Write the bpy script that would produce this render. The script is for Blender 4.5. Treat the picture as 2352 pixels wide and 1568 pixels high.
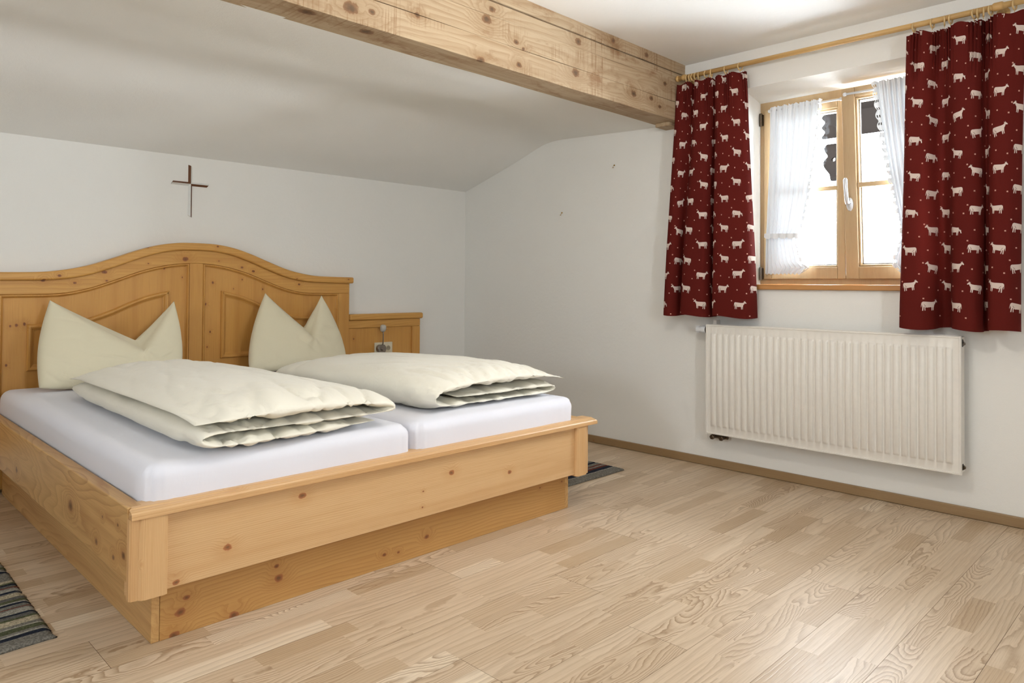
import bpy, bmesh, math, random
from mathutils import Vector, Matrix, noise
for o in list(bpy.data.objects): bpy.data.objects.remove(o)
SC = bpy.context.scene; COL = SC.collection; PI = math.pi
random.seed(7)
# ------------------------------------------------------------------ camera
F_PX, SV = 1655.1, -154.7
YAW, PITCH, ROLL = -0.787, 0.0155, 0.0069
cd = bpy.data.cameras.new('camera'); cam = bpy.data.objects.new('camera', cd); COL.objects.link(cam)
fw = Vector((-math.sin(YAW)*math.cos(PITCH), math.cos(YAW)*math.cos(PITCH), math.sin(PITCH)))
rt = Vector((math.cos(YAW), math.sin(YAW), 0)); up = rt.cross(fw)
r2 = rt*math.cos(ROLL)+up*math.sin(ROLL); u2 = -rt*math.sin(ROLL)+up*math.cos(ROLL)
M = Matrix((r2, u2, -fw)).transposed().to_4x4(); M.translation = Vector((-3.6038, -4.096, .9867)); cam.matrix_world = M
cd.sensor_fit = 'HORIZONTAL'; cd.sensor_width = 36; cd.lens = F_PX/2352*36
cd.shift_y = SV/2352; cd.clip_start = .05
SC.camera = cam
# ------------------------------------------------------------------ light
W = bpy.data.worlds.new('sky'); SC.world = W; W.use_nodes = True
bg = W.node_tree.nodes['Background']; bg.inputs[0].default_value = (.84, .92, 1, 1); 
wt = W.node_tree; tc = wt.nodes.new('ShaderNodeTexCoord'); sx = wt.nodes.new('ShaderNodeSeparateXYZ'); mr = wt.nodes.new('ShaderNodeMapRange')   # overcast sky, brighter overhead than at the horizon
wt.links.new(tc.outputs['Generated'], sx.inputs[0]); wt.links.new(sx.outputs[2], mr.inputs[0]); wt.links.new(mr.outputs[0], bg.inputs[1])
mr.inputs[1].default_value = -.15; mr.inputs[2].default_value = .6; mr.inputs[3].default_value = 42; mr.inputs[4].default_value = 42
def portal(loc, rot, sx, sy):
    l = bpy.data.lights.new('opening_portal', 'AREA'); l.shape = 'RECTANGLE'; l.size = sx; l.size_y = sy; l.cycles.is_portal = True
    o = bpy.data.objects.new('opening_portal', l); COL.objects.link(o); o.location = loc; o.rotation_euler = rot
portal((.33, -2.70, 1.5), (0, PI/2, 0), 1.1, 1.0)
portal((-3.0, -5.63, 1.6), (PI/2, 0, 0), .35, .85)  # serves the added fill opening in the unseen front wall
portal((-5.43, -2.9, 1.4), (0, -PI/2, 0), .55, .35)  # serves the added fill opening in the unseen left wall
lamp = bpy.data.lights.new('ceiling_lamp_bulb', 'POINT'); lamp.energy = 15; lamp.shadow_soft_size = .05; lamp.color = (1, .95, .88)
lo = bpy.data.objects.new('ceiling_lamp_bulb', lamp); COL.objects.link(lo); lo.location = (-1.81, -2.89, 1.84)
VS = SC.view_settings; VS.view_transform = 'Standard'; VS.look = 'None'; VS.gamma = 1; VS.use_curve_mapping = False; VS.exposure = 0.34
# ------------------------------------------------------------------ helpers
def lin(r, g, b):
    f = lambda c: (c/255/12.92) if c/255 <= .04045 else ((c/255+.055)/1.055)**2.4
    return (f(r), f(g), f(b), 1)
class NT:
    def __init__(s, name):
        s.m = bpy.data.materials.new(name); s.m.use_nodes = True; s.t = s.m.node_tree; s.t.nodes.clear()
        s.out = s.n('ShaderNodeOutputMaterial')
    def n(s, typ, **kw):
        x = s.t.nodes.new(typ)
        for k, v in kw.items(): setattr(x, k, v)
        return x
    def l(s, a, b): s.t.links.new(a, b)
    def set(s, inp, v):
        if isinstance(v, bpy.types.NodeSocket): s.l(v, inp)
        elif v is not None: inp.default_value = v
    def math(s, op, a, b=None, c=None, clamp=False):
        x = s.n('ShaderNodeMath', operation=op, use_clamp=clamp); s.set(x.inputs[0], a)
        if b is not None: s.set(x.inputs[1], b)
        if c is not None: s.set(x.inputs[2], c)
        return x.outputs[0]
    def vmath(s, op, a, b):
        x = s.n('ShaderNodeVectorMath', operation=op); s.set(x.inputs[0], a); s.set(x.inputs[1], b); return x.outputs[0]
    def noise(s, vec, scale, detail=3, rough=.5, dist=0):
        x = s.n('ShaderNodeTexNoise'); s.l(vec, x.inputs['Vector']); x.inputs['Scale'].default_value = scale
        x.inputs['Detail'].default_value = detail; x.inputs['Roughness'].default_value = rough; x.inputs['Distortion'].default_value = dist
        return x.outputs['Fac']
    def mix(s, f, a, b, blend='MIX'):
        x = s.n('ShaderNodeMix', data_type='RGBA', blend_type=blend); s.set(x.inputs[0], f); s.set(x.inputs[6], a); s.set(x.inputs[7], b); return x.outputs[2]
    def smooth(s, v, a, b):
        x = s.n('ShaderNodeMapRange', interpolation_type='SMOOTHSTEP'); s.set(x.inputs[0], v); x.inputs[1].default_value = a; x.inputs[2].default_value = b
        return x.outputs[0]
    def bump(s, h, dist, strength=1, nrm=None):
        x = s.n('ShaderNodeBump'); s.l(h, x.inputs['Height']); x.inputs['Distance'].default_value = dist; x.inputs['Strength'].default_value = strength
        if nrm is not None: s.l(nrm, x.inputs['Normal'])
        return x.outputs[0]
    def bsdf(s, col, rough=.5, metal=0, nrm=None, spec=.5, **kw):
        x = s.n('ShaderNodeBsdfPrincipled'); s.set(x.inputs['Base Color'], col); s.set(x.inputs['Roughness'], rough)
        x.inputs['Metallic'].default_value = metal; x.inputs['Specular IOR Level'].default_value = spec
        for k, v in kw.items(): x.inputs[k].default_value = v
        if nrm is not None: s.l(nrm, x.inputs['Normal'])
        s.l(x.outputs[0], s.out.inputs[0]); return x
    def coord(s, kind='Object'): return s.n('ShaderNodeTexCoord').outputs[kind]
def plain(name, rgb, rough=.5, metal=0, spec=.5, nz=.04, nscale=40, bump=0):
    t = NT(name); P = t.coord(); c = lin(*rgb); f = t.noise(P, nscale, 3)
    d = tuple(v*(1-nz*2) for v in c[:3])+(1,)
    t.bsdf(t.mix(f, d, c), rough, metal, t.bump(f, bump) if bump else None, spec); return t.m
# knots seen on the boards: x, y, z, radius
KN = {}
KN['foot'] =  [(-1.864, -2.053, 0.293, 0.012), (-1.561, -2.053, 0.241, 0.01), (-2.702, -2.053, 0.229, 0.012), (-2.844, -2.053, 0.17, 0.009), (-2.468, -2.053, 0.33, 0.012), (-2.704, -2.053, 0.058, 0.006), (-1.995, -2.053, 0.25, 0.004), (-1.998, -2.053, 0.194, 0.004)]
KN['plinth'] =  [(-2.797, -2.002, 0.099, 0.009), (-2.814, -2.002, 0.063, 0.014), (-2.829, -2.002, 0.003, 0.014), (-2.659, -2.002, 0.007, 0.014), (-2.518, -2.002, 0.075, 0.014), (-2.526, -2.002, 0.114, 0.008), (-2.125, -2.002, 0.045, 0.008), (-1.937, -2.002, 0.063, 0.01), (-2.064, -2.002, 0.038, 0.006), (-1.325, -2.002, 0.123, 0.005), (-1.184, -2.002, 0.124, 0.005)]
KN['rail'] =  [(-2.965, -1.499, 0.282, 0.022), (-2.965, -2.008, 0.262, 0.014), (-2.965, -1.771, 0.238, 0.012), (-2.965, -1.925, 0.234, 0.01), (-2.965, -1.397, 0.185, 0.006), (-2.965, -0.737, 0.253, 0.016), (-2.965, -1.958, 0.33, 0.006), (-2.965, -1.824, 0.322, 0.006)]
KN['cap'] =  [(-2.685, -2.06, 0.399, 0.01), (-1.244, -2.06, 0.38, 0.004)]
KN['post'] =  [(-2.946, -2.07, 0.246, 0.004)]
KN['hbx'] =  [(-2.742, -0.06, 0.994, 0.01), (-2.606, -0.06, 0.983, 0.007), (-2.475, -0.06, 1.039, 0.012), (-2.464, -0.06, 0.995, 0.006), (-2.277, -0.06, 1.173, 0.006), (-2.266, -0.06, 1.088, 0.004), (-2.076, -0.06, 1.117, 0.015), (-1.91, -0.06, 1.193, 0.007), (-1.892, -0.06, 1.112, 0.005), (-1.757, -0.06, 1.079, 0.008), (-1.689, -0.06, 1.058, 0.009), (-1.396, -0.06, 0.983, 0.008), (-1.423, -0.06, 1.017, 0.004), (-1.062, -0.06, 1.017, 0.006), (-2.679, -0.06, 1.018, 0.008)]
KN['hbz'] =  [(-2.867, -0.045, 0.778, 0.006), (-2.842, -0.045, 0.782, 0.008), (-2.811, -0.045, 0.787, 0.008), (-2.88, -0.045, 0.596, 0.006), (-2.085, -0.045, 1.017, 0.005), (-1.956, -0.045, 0.87, 0.007), (-1.929, -0.045, 0.714, 0.006), (-1.748, -0.045, 1.009, 0.005), (-1.798, -0.045, 0.956, 0.004), (-1.945, -0.045, 0.629, 0.005), (-1.918, -0.045, 0.99, 0.007), (-2.181, -0.045, 1.063, 0.005), (-1.622, -0.045, 0.953, 0.005), (-0.999, -0.045, 0.63, 0.006)]
KN['beam'] =  [(-2.214, -1.896, 1.965, 0.03), (-2.126, -1.896, 1.974, 0.014), (-1.921, -1.896, 2.018, 0.014), (-1.557, -1.896, 2.101, 0.026), (-1.526, -1.896, 2.151, 0.018), (-1.38, -1.896, 2.047, 0.015), (-1.336, -1.896, 2.027, 0.01), (-1.362, -1.896, 1.951, 0.016), (-0.977, -1.896, 2.0, 0.026), (-0.956, -1.896, 2.153, 0.022), (-0.505, -1.896, 1.991, 0.022), (-0.344, -1.896, 1.997, 0.016), (-0.678, -1.896, 2.226, 0.018), (-0.386, -1.896, 2.222, 0.018), (-0.977, -1.896, 1.895, 0.022), (-0.214, -1.896, 2.103, 0.016), (-0.264, -1.896, 1.966, 0.014), (-1.587, -1.896, 1.92, 0.02), (-2.364, -1.859, 1.918, 0.03), (-2.116, -1.845, 1.918, 0.03)]
def wood(name, axis, light, dark, knotc=(96, 54, 28), fibre=.30, ringf=10, rings=.6, lines=150, across=None, knots=(), flat=None, small=.93, rough=.42, off=0, gloss=.5, sawn=0, lowscale=2.2):
    """board: growth rings as contours of a stretched field, fine fibres, knots that bend the rings"""
    t = NT(name); P0 = t.n('ShaderNodeNewGeometry').outputs['Position']; P = t.vmath('ADD', P0, (off, off*1.7, off*.6)); ai = 'xyz'.index(axis)
    s = [1, 1, 1]; s[ai] = .14
    Vs = t.vmath('MULTIPLY', P, tuple(s))
    q = None
    for (kx, ky, kz, kr) in knots:
        kr *= .82; sc = [1/kr]*3; sc[ai] = .72/kr
        if flat is not None: sc[flat] = 0
        x = t.n('ShaderNodeVectorMath', operation='MULTIPLY_ADD'); t.l(P0, x.inputs[0]); x.inputs[1].default_value = sc; x.inputs[2].default_value = [-a*b for a, b in zip((kx, ky, kz), sc)]
        L = t.n('ShaderNodeVectorMath', operation='LENGTH'); t.l(x.outputs[0], L.inputs[0]); d = L.outputs['Value']
        q = d if q is None else t.math('MINIMUM', q, d)
    vo = t.n('ShaderNodeTexVoronoi'); t.l(P, vo.inputs['Vector']); vo.inputs['Scale'].default_value = 11
    sep = t.n('ShaderNodeSeparateColor'); t.l(vo.outputs['Color'], sep.inputs[0])
    qs = t.math('ADD', t.math('MULTIPLY', vo.outputs['Distance'], 22), t.math('MULTIPLY', t.math('LESS_THAN', sep.outputs[0], small), 50))
    q = qs if q is None else t.math('MINIMUM', q, qs)
    q = t.math('MULTIPLY_ADD', t.noise(P, 70, 3), .9, t.math('SUBTRACT', q, .45))
    knot = t.math('SUBTRACT', 1, t.smooth(q, .78, 1.08)); core = t.math('SUBTRACT', 1, t.smooth(q, .1, .9))
    halo = t.math('SUBTRACT', 1, t.smooth(q, .9, 4.5))
    low = t.noise(Vs, lowscale, 3, .5, .2)
    ph = t.math('MULTIPLY', low, ringf); ph = t.math('MULTIPLY_ADD', halo, 2.6, ph)
    sp = t.n('ShaderNodeSeparateXYZ'); t.l(P, sp.inputs[0]); ac = [k for k in range(3) if k != ai]
    for k in ac: ph = t.math('MULTIPLY_ADD', sp.outputs[k], lines*(1 if k == (across if across is not None else max(ac)) else .35), ph)
    wav = t.noise(t.vmath('MULTIPLY', P, tuple((1.2 if k == ai else 6) for k in range(3))), 1, 3, .5); ph = t.math('MULTIPLY_ADD', wav, 4.0, ph)
    fr = t.math('FRACT', ph); ring = t.math('POWER', fr, 2.4); ring = t.math('MULTIPLY', ring, t.math('SUBTRACT', 1, t.smooth(fr, .88, 1.0)))
    vis = t.smooth(t.noise(Vs, 7, 2), .3, .65)
    s3 = [260, 260, 260]; s3[ai] = 6
    fib = t.noise(t.vmath('MULTIPLY', P, tuple(s3)), 1, 2, .6)
    s4 = [20, 20, 20]; s4[ai] = .6
    band = t.noise(t.vmath('MULTIPLY', P, tuple(s4)), 1, 2, .5)
    c = t.mix(t.math('MULTIPLY', t.math('MULTIPLY', ring, rings), t.math('MULTIPLY_ADD', vis, .75, .35)), lin(*light), lin(*dark))
    c = t.mix(t.math('MULTIPLY', t.smooth(fib, .45, .75), fibre), c, lin(*dark))
    c = t.mix(t.math('MULTIPLY', t.smooth(band, .42, .75), .4), c, lin(*dark))
    if sawn:
        s5 = [.8, .8, .8]; s5[ai] = 130
        sw = t.noise(t.vmath('MULTIPLY', P, tuple(s5)), 1, 1.5, .5); pt = t.smooth(t.noise(t.vmath('MULTIPLY', P, (1, 2.5, 2.5)), 2.2, 4, .6), .48, .62)
        st = t.math('MULTIPLY', t.math('MULTIPLY', t.smooth(sw, .50, .66), pt), sawn)
        c = t.mix(st, c, lin(132, 92, 54))
        stain = t.smooth(t.noise(t.vmath('MULTIPLY', P, (.8, 2, 2)), 5, 5, .7), .52, .72); c = t.mix(t.math('MULTIPLY', stain, .7), c, lin(132, 90, 52))
    c = t.mix(t.math('MULTIPLY', halo, .3), c, lin(*dark))
    kc = t.mix(core, lin(*[min(255, v*1.7) for v in knotc]), lin(*knotc))
    c = t.mix(t.math('MULTIPLY', knot, .82), c, kc)
    h = t.math('MULTIPLY_ADD', ring, -.5, fib)
    t.bsdf(c, rough, 0, t.bump(h, .0005 if not sawn else .0015, .6), gloss); return t.m
PL, PD = (216, 176, 126), (190, 138, 82)
pine = {a: wood('pine_'+a, a, PL, PD, off=i*3.3, lines=(260 if a == 'z' else 150), across=(0 if a == 'z' else None), knots=KN['cap'] if a == 'x' else KN['post'] if a == 'z' else (), small=.97) for i, a in enumerate('xyz')}
pine_panel = wood('pine_footboard', 'x', (216, 178, 130), (190, 140, 86), knots=KN['foot'], flat=1, lines=170, off=11.3, small=1.1)
pine_rail = wood('pine_side_rail', 'y', (204, 162, 104), (158, 108, 56), knots=KN['rail'], flat=0, ringf=34, rings=.85, lines=45, off=4.1, knotc=(84, 56, 34), lowscale=2.8, small=.95)
HL, HD = (212, 158, 82), (182, 122, 52)
hz = wood('pine_headboard_upright', 'z', HL, HD, knots=KN['hbz'], flat=1, lines=170, across=0, off=7.7, knotc=(84, 44, 24), small=1.1)
hx = wood('pine_headboard_level', 'x', (214, 162, 86), HD, knots=KN['hbx'], flat=1, ringf=16, lines=60, off=2.2, knotc=(84, 44, 24), small=1.1)
beam_w = wood('rough_sawn_spruce', 'x', (190, 168, 138), (146, 114, 78), knots=KN['beam'], ringf=26, rings=.6, lines=40, off=5.5, knotc=(74, 52, 34), sawn=.6, rough=.65, gloss=.3, small=.9)
win_w = wood('larch_window_wood', 'z', (190, 162, 122), (168, 136, 96), small=1.1, rings=.35, lines=120, across=1, off=1.1)
win_y = wood('larch_window_cross', 'y', (190, 162, 122), (168, 136, 96), small=1.1, rings=.35, lines=120, off=2.7)
sill_w = wood('oiled_sill_wood', 'y', (196, 142, 84), (160, 104, 52), small=1.1, off=9)
base_w = wood('oak_baseboard', 'y', (152, 124, 88), (128, 98, 66), small=.8, rings=.3, off=3)
base_x = wood('oak_baseboard_back', 'x', (152, 124, 88), (128, 98, 66), small=1.1, rings=.3, off=3)
rod_w = wood('rod_wood', 'y', (206, 168, 108), (182, 138, 80), small=1.1, rings=.4, lines=200, off=6)
ring_w = plain('ring_wood', (214, 182, 128), .5)
def plaster(name, rgb, bs=.0016):
    t = NT(name); P = t.coord(); a = t.noise(P, 260, 3, .6); b = t.noise(P, 45, 2); h = t.math('MULTIPLY_ADD', b, 1.2, a)
    c = lin(*rgb); d = tuple(v*.97 for v in c[:3])+(1,)
    t.bsdf(t.mix(t.noise(P, 3, 3), d, c), .9, 0, t.bump(h, bs, .5), .2); return t.m
wall_m = plaster('wall_plaster', (240, 238, 232)); ceil_m = plaster('ceiling_plaster', (248, 247, 243), .0012)
def cloth(name, rgb, bs=.004, sheen=.2, wr=26, sub=.0):
    t = NT(name); P = t.coord(); a = t.noise(P, wr, 4, .55, .6); b = t.noise(P, 900, 1)
    h = t.math('MULTIPLY_ADD', b, .05, a); c = lin(*rgb); 
    t.bsdf(c, .75, 0, t.bump(h, bs, .55), .25, **{'Sheen Weight': sheen, 'Subsurface Weight': sub, 'Subsurface Scale': .01}); return t.m
sheet_m = cloth('white_sheet', (230, 230, 238), .003, wr=9); duvet_m = cloth('cream_duvet_cover', (240, 235, 219), .010, wr=11); pillow_m = cloth('cream_pillow_cover', (226, 217, 188), .004, wr=14)
white_enamel = plain('white_enamel', (236, 231, 222), .35); black_m = plain('black_plastic', (30, 28, 27), .5)
brass_dark = plain('weathered_brass', (96, 82, 66), .4, .8); steel = plain('brushed_steel', (150, 142, 134), .35, .9); white_plastic = plain('white_plastic', (232, 234, 236), .35)
silver = plain('silver_handle', (226, 228, 232), .3, .35); cream_plastic = plain('cream_plastic', (226, 216, 190), .4); brass = plain('brass_hook', (176, 136, 60), .35, .7)
cross_brown = plain('walnut_bevel', (104, 60, 28), .35); cross_light = plain('satin_silver_bevel', (232, 232, 228), .3, .3)
shaded_timber = plain('shaded_dark_timber', (11, 9, 8), .9, spec=.0); skylit_edge = plain('skylit_blue_edge', (62, 68, 78), .7, spec=.0); eave_white = plain('white_paint_board', (232, 234, 236), .6)  # near-black carries shade of the unbuilt roof; pale edge has skylight in its colour
def frosted():
    t = NT('frosted_shade'); t.bsdf(lin(224, 220, 210), .45, **{'Transmission Weight': .35}); return t.m
frost = frosted()
def glass():
    t = NT('window_glass'); a = t.n('ShaderNodeBsdfTransparent'); b = t.n('ShaderNodeBsdfGlossy'); b.inputs['Roughness'].default_value = .02
    f = t.n('ShaderNodeFresnel'); f.inputs[0].default_value = 1.3; m = t.n('ShaderNodeMixShader'); t.l(f.outputs[0], m.inputs[0]); t.l(a.outputs[0], m.inputs[1]); t.l(b.outputs[0], m.inputs[2]); t.l(m.outputs[0], t.out.inputs[0]); return t.m
glass_m = glass()
def sheer():
    t = NT('sheer_voile'); tr = t.n('ShaderNodeBsdfTransparent'); tl = t.n('ShaderNodeBsdfTranslucent'); tl.inputs[0].default_value = (.86, .9, .93, 1); df = t.n('ShaderNodeBsdfDiffuse'); df.inputs[0].default_value = (.9, .92, .94, 1)
    m1 = t.n('ShaderNodeMixShader'); m1.inputs[0].default_value = .988; t.l(tl.outputs[0], m1.inputs[1]); t.l(df.outputs[0], m1.inputs[2])
    uv = t.n('ShaderNodeUVMap').outputs[0]; sp = t.n('ShaderNodeSeparateXYZ'); t.l(uv, sp.inputs[0])
    dens = t.math('MULTIPLY_ADD', sp.outputs[0], .002, .9975)   # u = lace amount
    m2 = t.n('ShaderNodeMixShader'); t.l(dens, m2.inputs[0]); t.l(tr.outputs[0], m2.inputs[1]); t.l(m1.outputs[0], m2.inputs[2]); t.l(m2.outputs[0], t.out.inputs[0]); return t.m
sheer_m = sheer()
def red(name, rgb, k=.22):
    t = NT(name); P = t.coord(); w = t.noise(P, 700, 2); c = lin(*rgb); d = tuple(v*.8 for v in c[:3])+(1,); col = t.mix(w, d, c)
    b = t.bsdf(col, .85, spec=.15, nrm=t.bump(w, .0006, .5)); tl = t.n('ShaderNodeBsdfTranslucent'); t.l(col, tl.inputs[0])
    m = t.n('ShaderNodeMixShader'); m.inputs[0].default_value = k; t.l(b.outputs[0], m.inputs[1]); t.l(tl.outputs[0], m.inputs[2]); t.l(m.outputs[0], t.out.inputs[0]); return t.m
red_m = red('burgundy_cotton', (104, 31, 25)); cow_m = red('cream_print', (236, 216, 204), .12); dot_m = red('pink_print', (222, 168, 150), .12); cowline_m = red('brown_print', (84, 40, 32), .1)
def floor_mat():
    t = NT('ash_parquet'); P = t.coord(); at = t.n('ShaderNodeAttribute', attribute_name='strip'); sp = t.n('ShaderNodeSeparateColor'); t.l(at.outputs['Color'], sp.inputs[0]); r, g, b = sp.outputs[0:3]
    cv = t.n('ShaderNodeCombineXYZ'); t.l(t.math('MULTIPLY', g, 37.0), cv.inputs[0]); t.l(t.math('MULTIPLY', g, 91.0), cv.inputs[1]); t.l(t.math('MULTIPLY', r, 53.0), cv.inputs[2])
    Q = t.vmath('ADD', P, cv.outputs[0]); V = t.vmath('MULTIPLY', Q, (.2, 1, 1))
    amp = t.math('MULTIPLY_ADD', t.math('POWER', b, 1.3), 15, 2.0)
    low = t.noise(V, 6.5, 2, .45, .25); wav = t.math('MULTIPLY', t.noise(Q, 34, 2), .022)
    ph = t.math('MULTIPLY', t.math('ADD', low, wav), t.math('MULTIPLY', amp, 2.2)); sy = t.n('ShaderNodeSeparateXYZ'); t.l(Q, sy.inputs[0])
    ph = t.math('MULTIPLY_ADD', sy.outputs[1], t.math('MULTIPLY_ADD', r, 90, 30), ph)
    fr = t.math('FRACT', ph); ring = t.math('MULTIPLY', t.math('POWER', fr, 2.2), t.math('SUBTRACT', 1, t.smooth(fr, .86, 1.0)))
    fib = t.smooth(t.noise(t.vmath('MULTIPLY', Q, (9, 300, 1)), 1, 3, .6), .42, .72)
    c1 = t.mix(r, lin(212, 190, 162), lin(186, 160, 128)); c1 = t.mix(t.math('GREATER_THAN', g, .9), c1, lin(228, 210, 184)); dk = lin(142, 110, 76)
    c = t.mix(t.math('MULTIPLY', ring, t.math('MULTIPLY_ADD', b, .7, .35)), c1, dk); c = t.mix(t.math('MULTIPLY', fib, .22), c, dk)
    rg = t.math('MULTIPLY_ADD', fib, .12, .34)
    t.bsdf(c, rg, 0, t.bump(ring, -.0003, .5), .45); return t.m
floor_m = floor_mat(); gap_m = plain('dark_joint', (92, 66, 42), .8)

def tag(o, label=None, cat=None, group=None, kind=None):
    if label: o['label'] = label
    if cat: o['category'] = cat
    if group: o['group'] = group
    if kind: o['kind'] = kind
    return o
def thing(name, loc, label, cat, group=None, kind=None):
    o = bpy.data.objects.new(name, None); COL.objects.link(o); o.location = loc; o.empty_display_size = .1; return tag(o, label, cat, group, kind)
def obj(name, bm, mats, parent=None, smooth=False, loc=None, bevel=0, seg=2, keep=False):
    """links one bmesh (world coordinates) as one mesh object, origin at its parent's or at loc"""
    me = bpy.data.meshes.new(name)
    o = bpy.data.objects.new(name, me); COL.objects.link(o)
    org = Vector((0, 0, 0))
    p = parent; 
    while p is not None: org += p.location; p = p.parent
    if loc is not None and parent is None: org = Vector(loc); o.location = org
    bmesh.ops.translate(bm, verts=bm.verts, vec=-org)
    if not keep: bmesh.ops.recalc_face_normals(bm, faces=bm.faces)
    bm.to_mesh(me); bm.free()
    for m in (mats if isinstance(mats, (list, tuple)) else [mats]): me.materials.append(m)
    if parent is not None: o.parent = parent
    if smooth:
        for f in me.polygons: f.use_smooth = True
    if bevel:
        b = o.modifiers.new('bevel', 'BEVEL'); b.width = bevel; b.segments = seg; b.limit_method = 'ANGLE'; b.angle_limit = math.radians(40)
        for f in me.polygons: f.use_smooth = True
        b.harden_normals = True
    return o
def hexa(bm, a):   # a: 8 points, bottom ring then top ring
    v = [bm.verts.new(p) for p in a]
    for f in ((3, 2, 1, 0), (4, 5, 6, 7), (0, 1, 5, 4), (1, 2, 6, 5), (2, 3, 7, 6), (3, 0, 4, 7)): bm.faces.new([v[i] for i in f])
def box(x0, x1, y0, y1, z0, z1, bm=None):
    bm = bm or bmesh.new(); hexa(bm, [(x0, y0, z0), (x1, y0, z0), (x1, y1, z0), (x0, y1, z0), (x0, y0, z1), (x1, y0, z1), (x1, y1, z1), (x0, y1, z1)]); return bm
def frame_of(d):
    d = Vector(d).normalized(); a = Vector((0, 0, 1)) if abs(d.z) < .9 else Vector((1, 0, 0)); u = d.cross(a).normalized(); return d, u, u.cross(d).normalized()
def lathe(p, d, prof, n=24, bm=None, cap=True):
    """prof = [(distance along d, radius)]"""
    bm = bm or bmesh.new(); p = Vector(p); d, u, v = frame_of(d); rings = []
    for a, r in prof: rings.append([bm.verts.new(p+d*a+(u*math.cos(2*PI*k/n)+v*math.sin(2*PI*k/n))*r) for k in range(n)])
    for A, B in zip(rings, rings[1:]):
        for k in range(n): bm.faces.new((A[k], A[(k+1) % n], B[(k+1) % n], B[k]))
    if cap: bm.faces.new(rings[0][::-1]); bm.faces.new(rings[-1])
    return bm
def torus(c, d, R, r, n=24, m=10, bm=None):
    bm = bm or bmesh.new(); c = Vector(c); d, u, v = frame_of(d); g = []
    for i in range(n):
        a = 2*PI*i/n; e = u*math.cos(a)+v*math.sin(a); g.append([bm.verts.new(c+e*(R+r*math.cos(2*PI*j/m))+d*r*math.sin(2*PI*j/m)) for j in range(m)])
    for i in range(n):
        for j in range(m): bm.faces.new((g[i][j], g[(i+1) % n][j], g[(i+1) % n][(j+1) % m], g[i][(j+1) % m]))
    return bm
def tube(pts, r, n=10, bm=None):
    bm = bm or bmesh.new(); pts = [Vector(p) for p in pts]; rings = []
    for i, p in enumerate(pts):
        d = (pts[min(i+1, len(pts)-1)]-pts[max(i-1, 0)]); d, u, v = frame_of(d); rr = r[i] if isinstance(r, (list, tuple)) else r
        rings.append([bm.verts.new(p+(u*math.cos(2*PI*k/n)+v*math.sin(2*PI*k/n))*rr) for k in range(n)])
    for A, B in zip(rings, rings[1:]):
        for k in range(n): bm.faces.new((A[k], A[(k+1) % n], B[(k+1) % n], B[k]))
    bm.faces.new(rings[0][::-1]); bm.faces.new(rings[-1]); return bm
def interp(tab, x):
    if x <= tab[0][0]: return tab[0][1]
    for (a, p), (b, q) in zip(tab, tab[1:]):
        if x <= b: return p+(q-p)*(x-a)/(b-a)
    return tab[-1][1]
def cat(P, n):
    """Catmull-Rom through the tuples of P, n samples per span"""
    out = []; P = [Vector(p) for p in P]
    for i in range(len(P)-1):
        a, b, c, d = P[max(i-1, 0)], P[i], P[i+1], P[min(i+2, len(P)-1)]
        for k in range(n):
            t = k/n; out.append(.5*((2*b)+(c-a)*t+(2*a-5*b+4*c-d)*t*t+(3*b-a-3*c+d)*t**3))
    out.append(P[-1]); return out
def resample(P, n):
    L = [0]
    for a, b in zip(P, P[1:]): L.append(L[-1]+(b-a).length)
    out = []; j = 0
    for i in range(n):
        s = L[-1]*i/(n-1)
        while j < len(P)-2 and L[j+1] < s: j += 1
        out.append(P[j].lerp(P[j+1], (s-L[j])/max(1e-9, L[j+1]-L[j])))
    return out, L[-1]
def band(bm, top, bot, x0, x1, yf, yb, n=90):
    """board cut to curves top(x), bot(x), standing in the plane y"""
    rows = []
    for i in range(n+1):
        x = x0+(x1-x0)*i/n; t, b = top(x), bot(x); rows.append([bm.verts.new(q) for q in ((x, yf, b), (x, yf, t), (x, yb, t), (x, yb, b))])
    for A, B in zip(rows, rows[1:]):
        for k in range(4): bm.faces.new((A[k], B[k], B[(k+1) % 4], A[(k+1) % 4]))
    bm.faces.new(rows[0]); bm.faces.new(rows[-1][::-1]); return bm
# ------------------------------------------------------------------ the room
X0, Y0, HC = -5.4, -5.6, 2.25      # far walls behind the camera, ceiling height
def build_floor():
    bm = bmesh.new(); lay = bm.loops.layers.color.new('strip'); rw = .0655; R = random.Random(5)
    y = Y0; row = 0
    while y < 0.0:
        bw = rw*3; blen = 2.2; bx = X0-R.random()*blen
        while bx < 0:
            g = .0005
            for k in range(3):
                x = bx+g; ya, yb = y+k*rw+(g if k == 0 else 0), y+(k+1)*rw-(g if k == 2 else 0); end = bx+blen-g
                first = True
                while x < end-1e-6:
                    L = R.uniform(.22, .5) if not first else R.uniform(.1, .45); first = False
                    e = x+L
                    if end-e < .12: e = end
                    xa, xb = max(x, X0), min(e, 0)
                    if xb > xa:
                        v = [bm.verts.new(p) for p in ((xa, ya, 0), (xb, ya, 0), (xb, min(yb, 0), 0), (xa, min(yb, 0), 0))]
                        f = bm.faces.new(v); c = (R.random(), R.random(), R.random(), 1)
                        for l in f.loops: l[lay] = c
                    x = e
            bx += blen
        y += bw
    v = [bm.verts.new(p) for p in ((X0-.1, Y0-.1, -.003), (.3, Y0-.1, -.003), (.3, .3, -.003), (X0-.1, .3, -.003))]; f = bm.faces.new(v); f.material_index = 1
    return bm
def mkfloor():
    bm = build_floor(); me = bpy.data.meshes.new('floor'); bm.to_mesh(me); bm.free(); me.materials.append(floor_m); me.materials.append(gap_m)
    o = bpy.data.objects.new('floor', me); COL.objects.link(o); tag(o, 'pale ash strip parquet floor', 'floor', kind='structure')
mkfloor()
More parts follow.
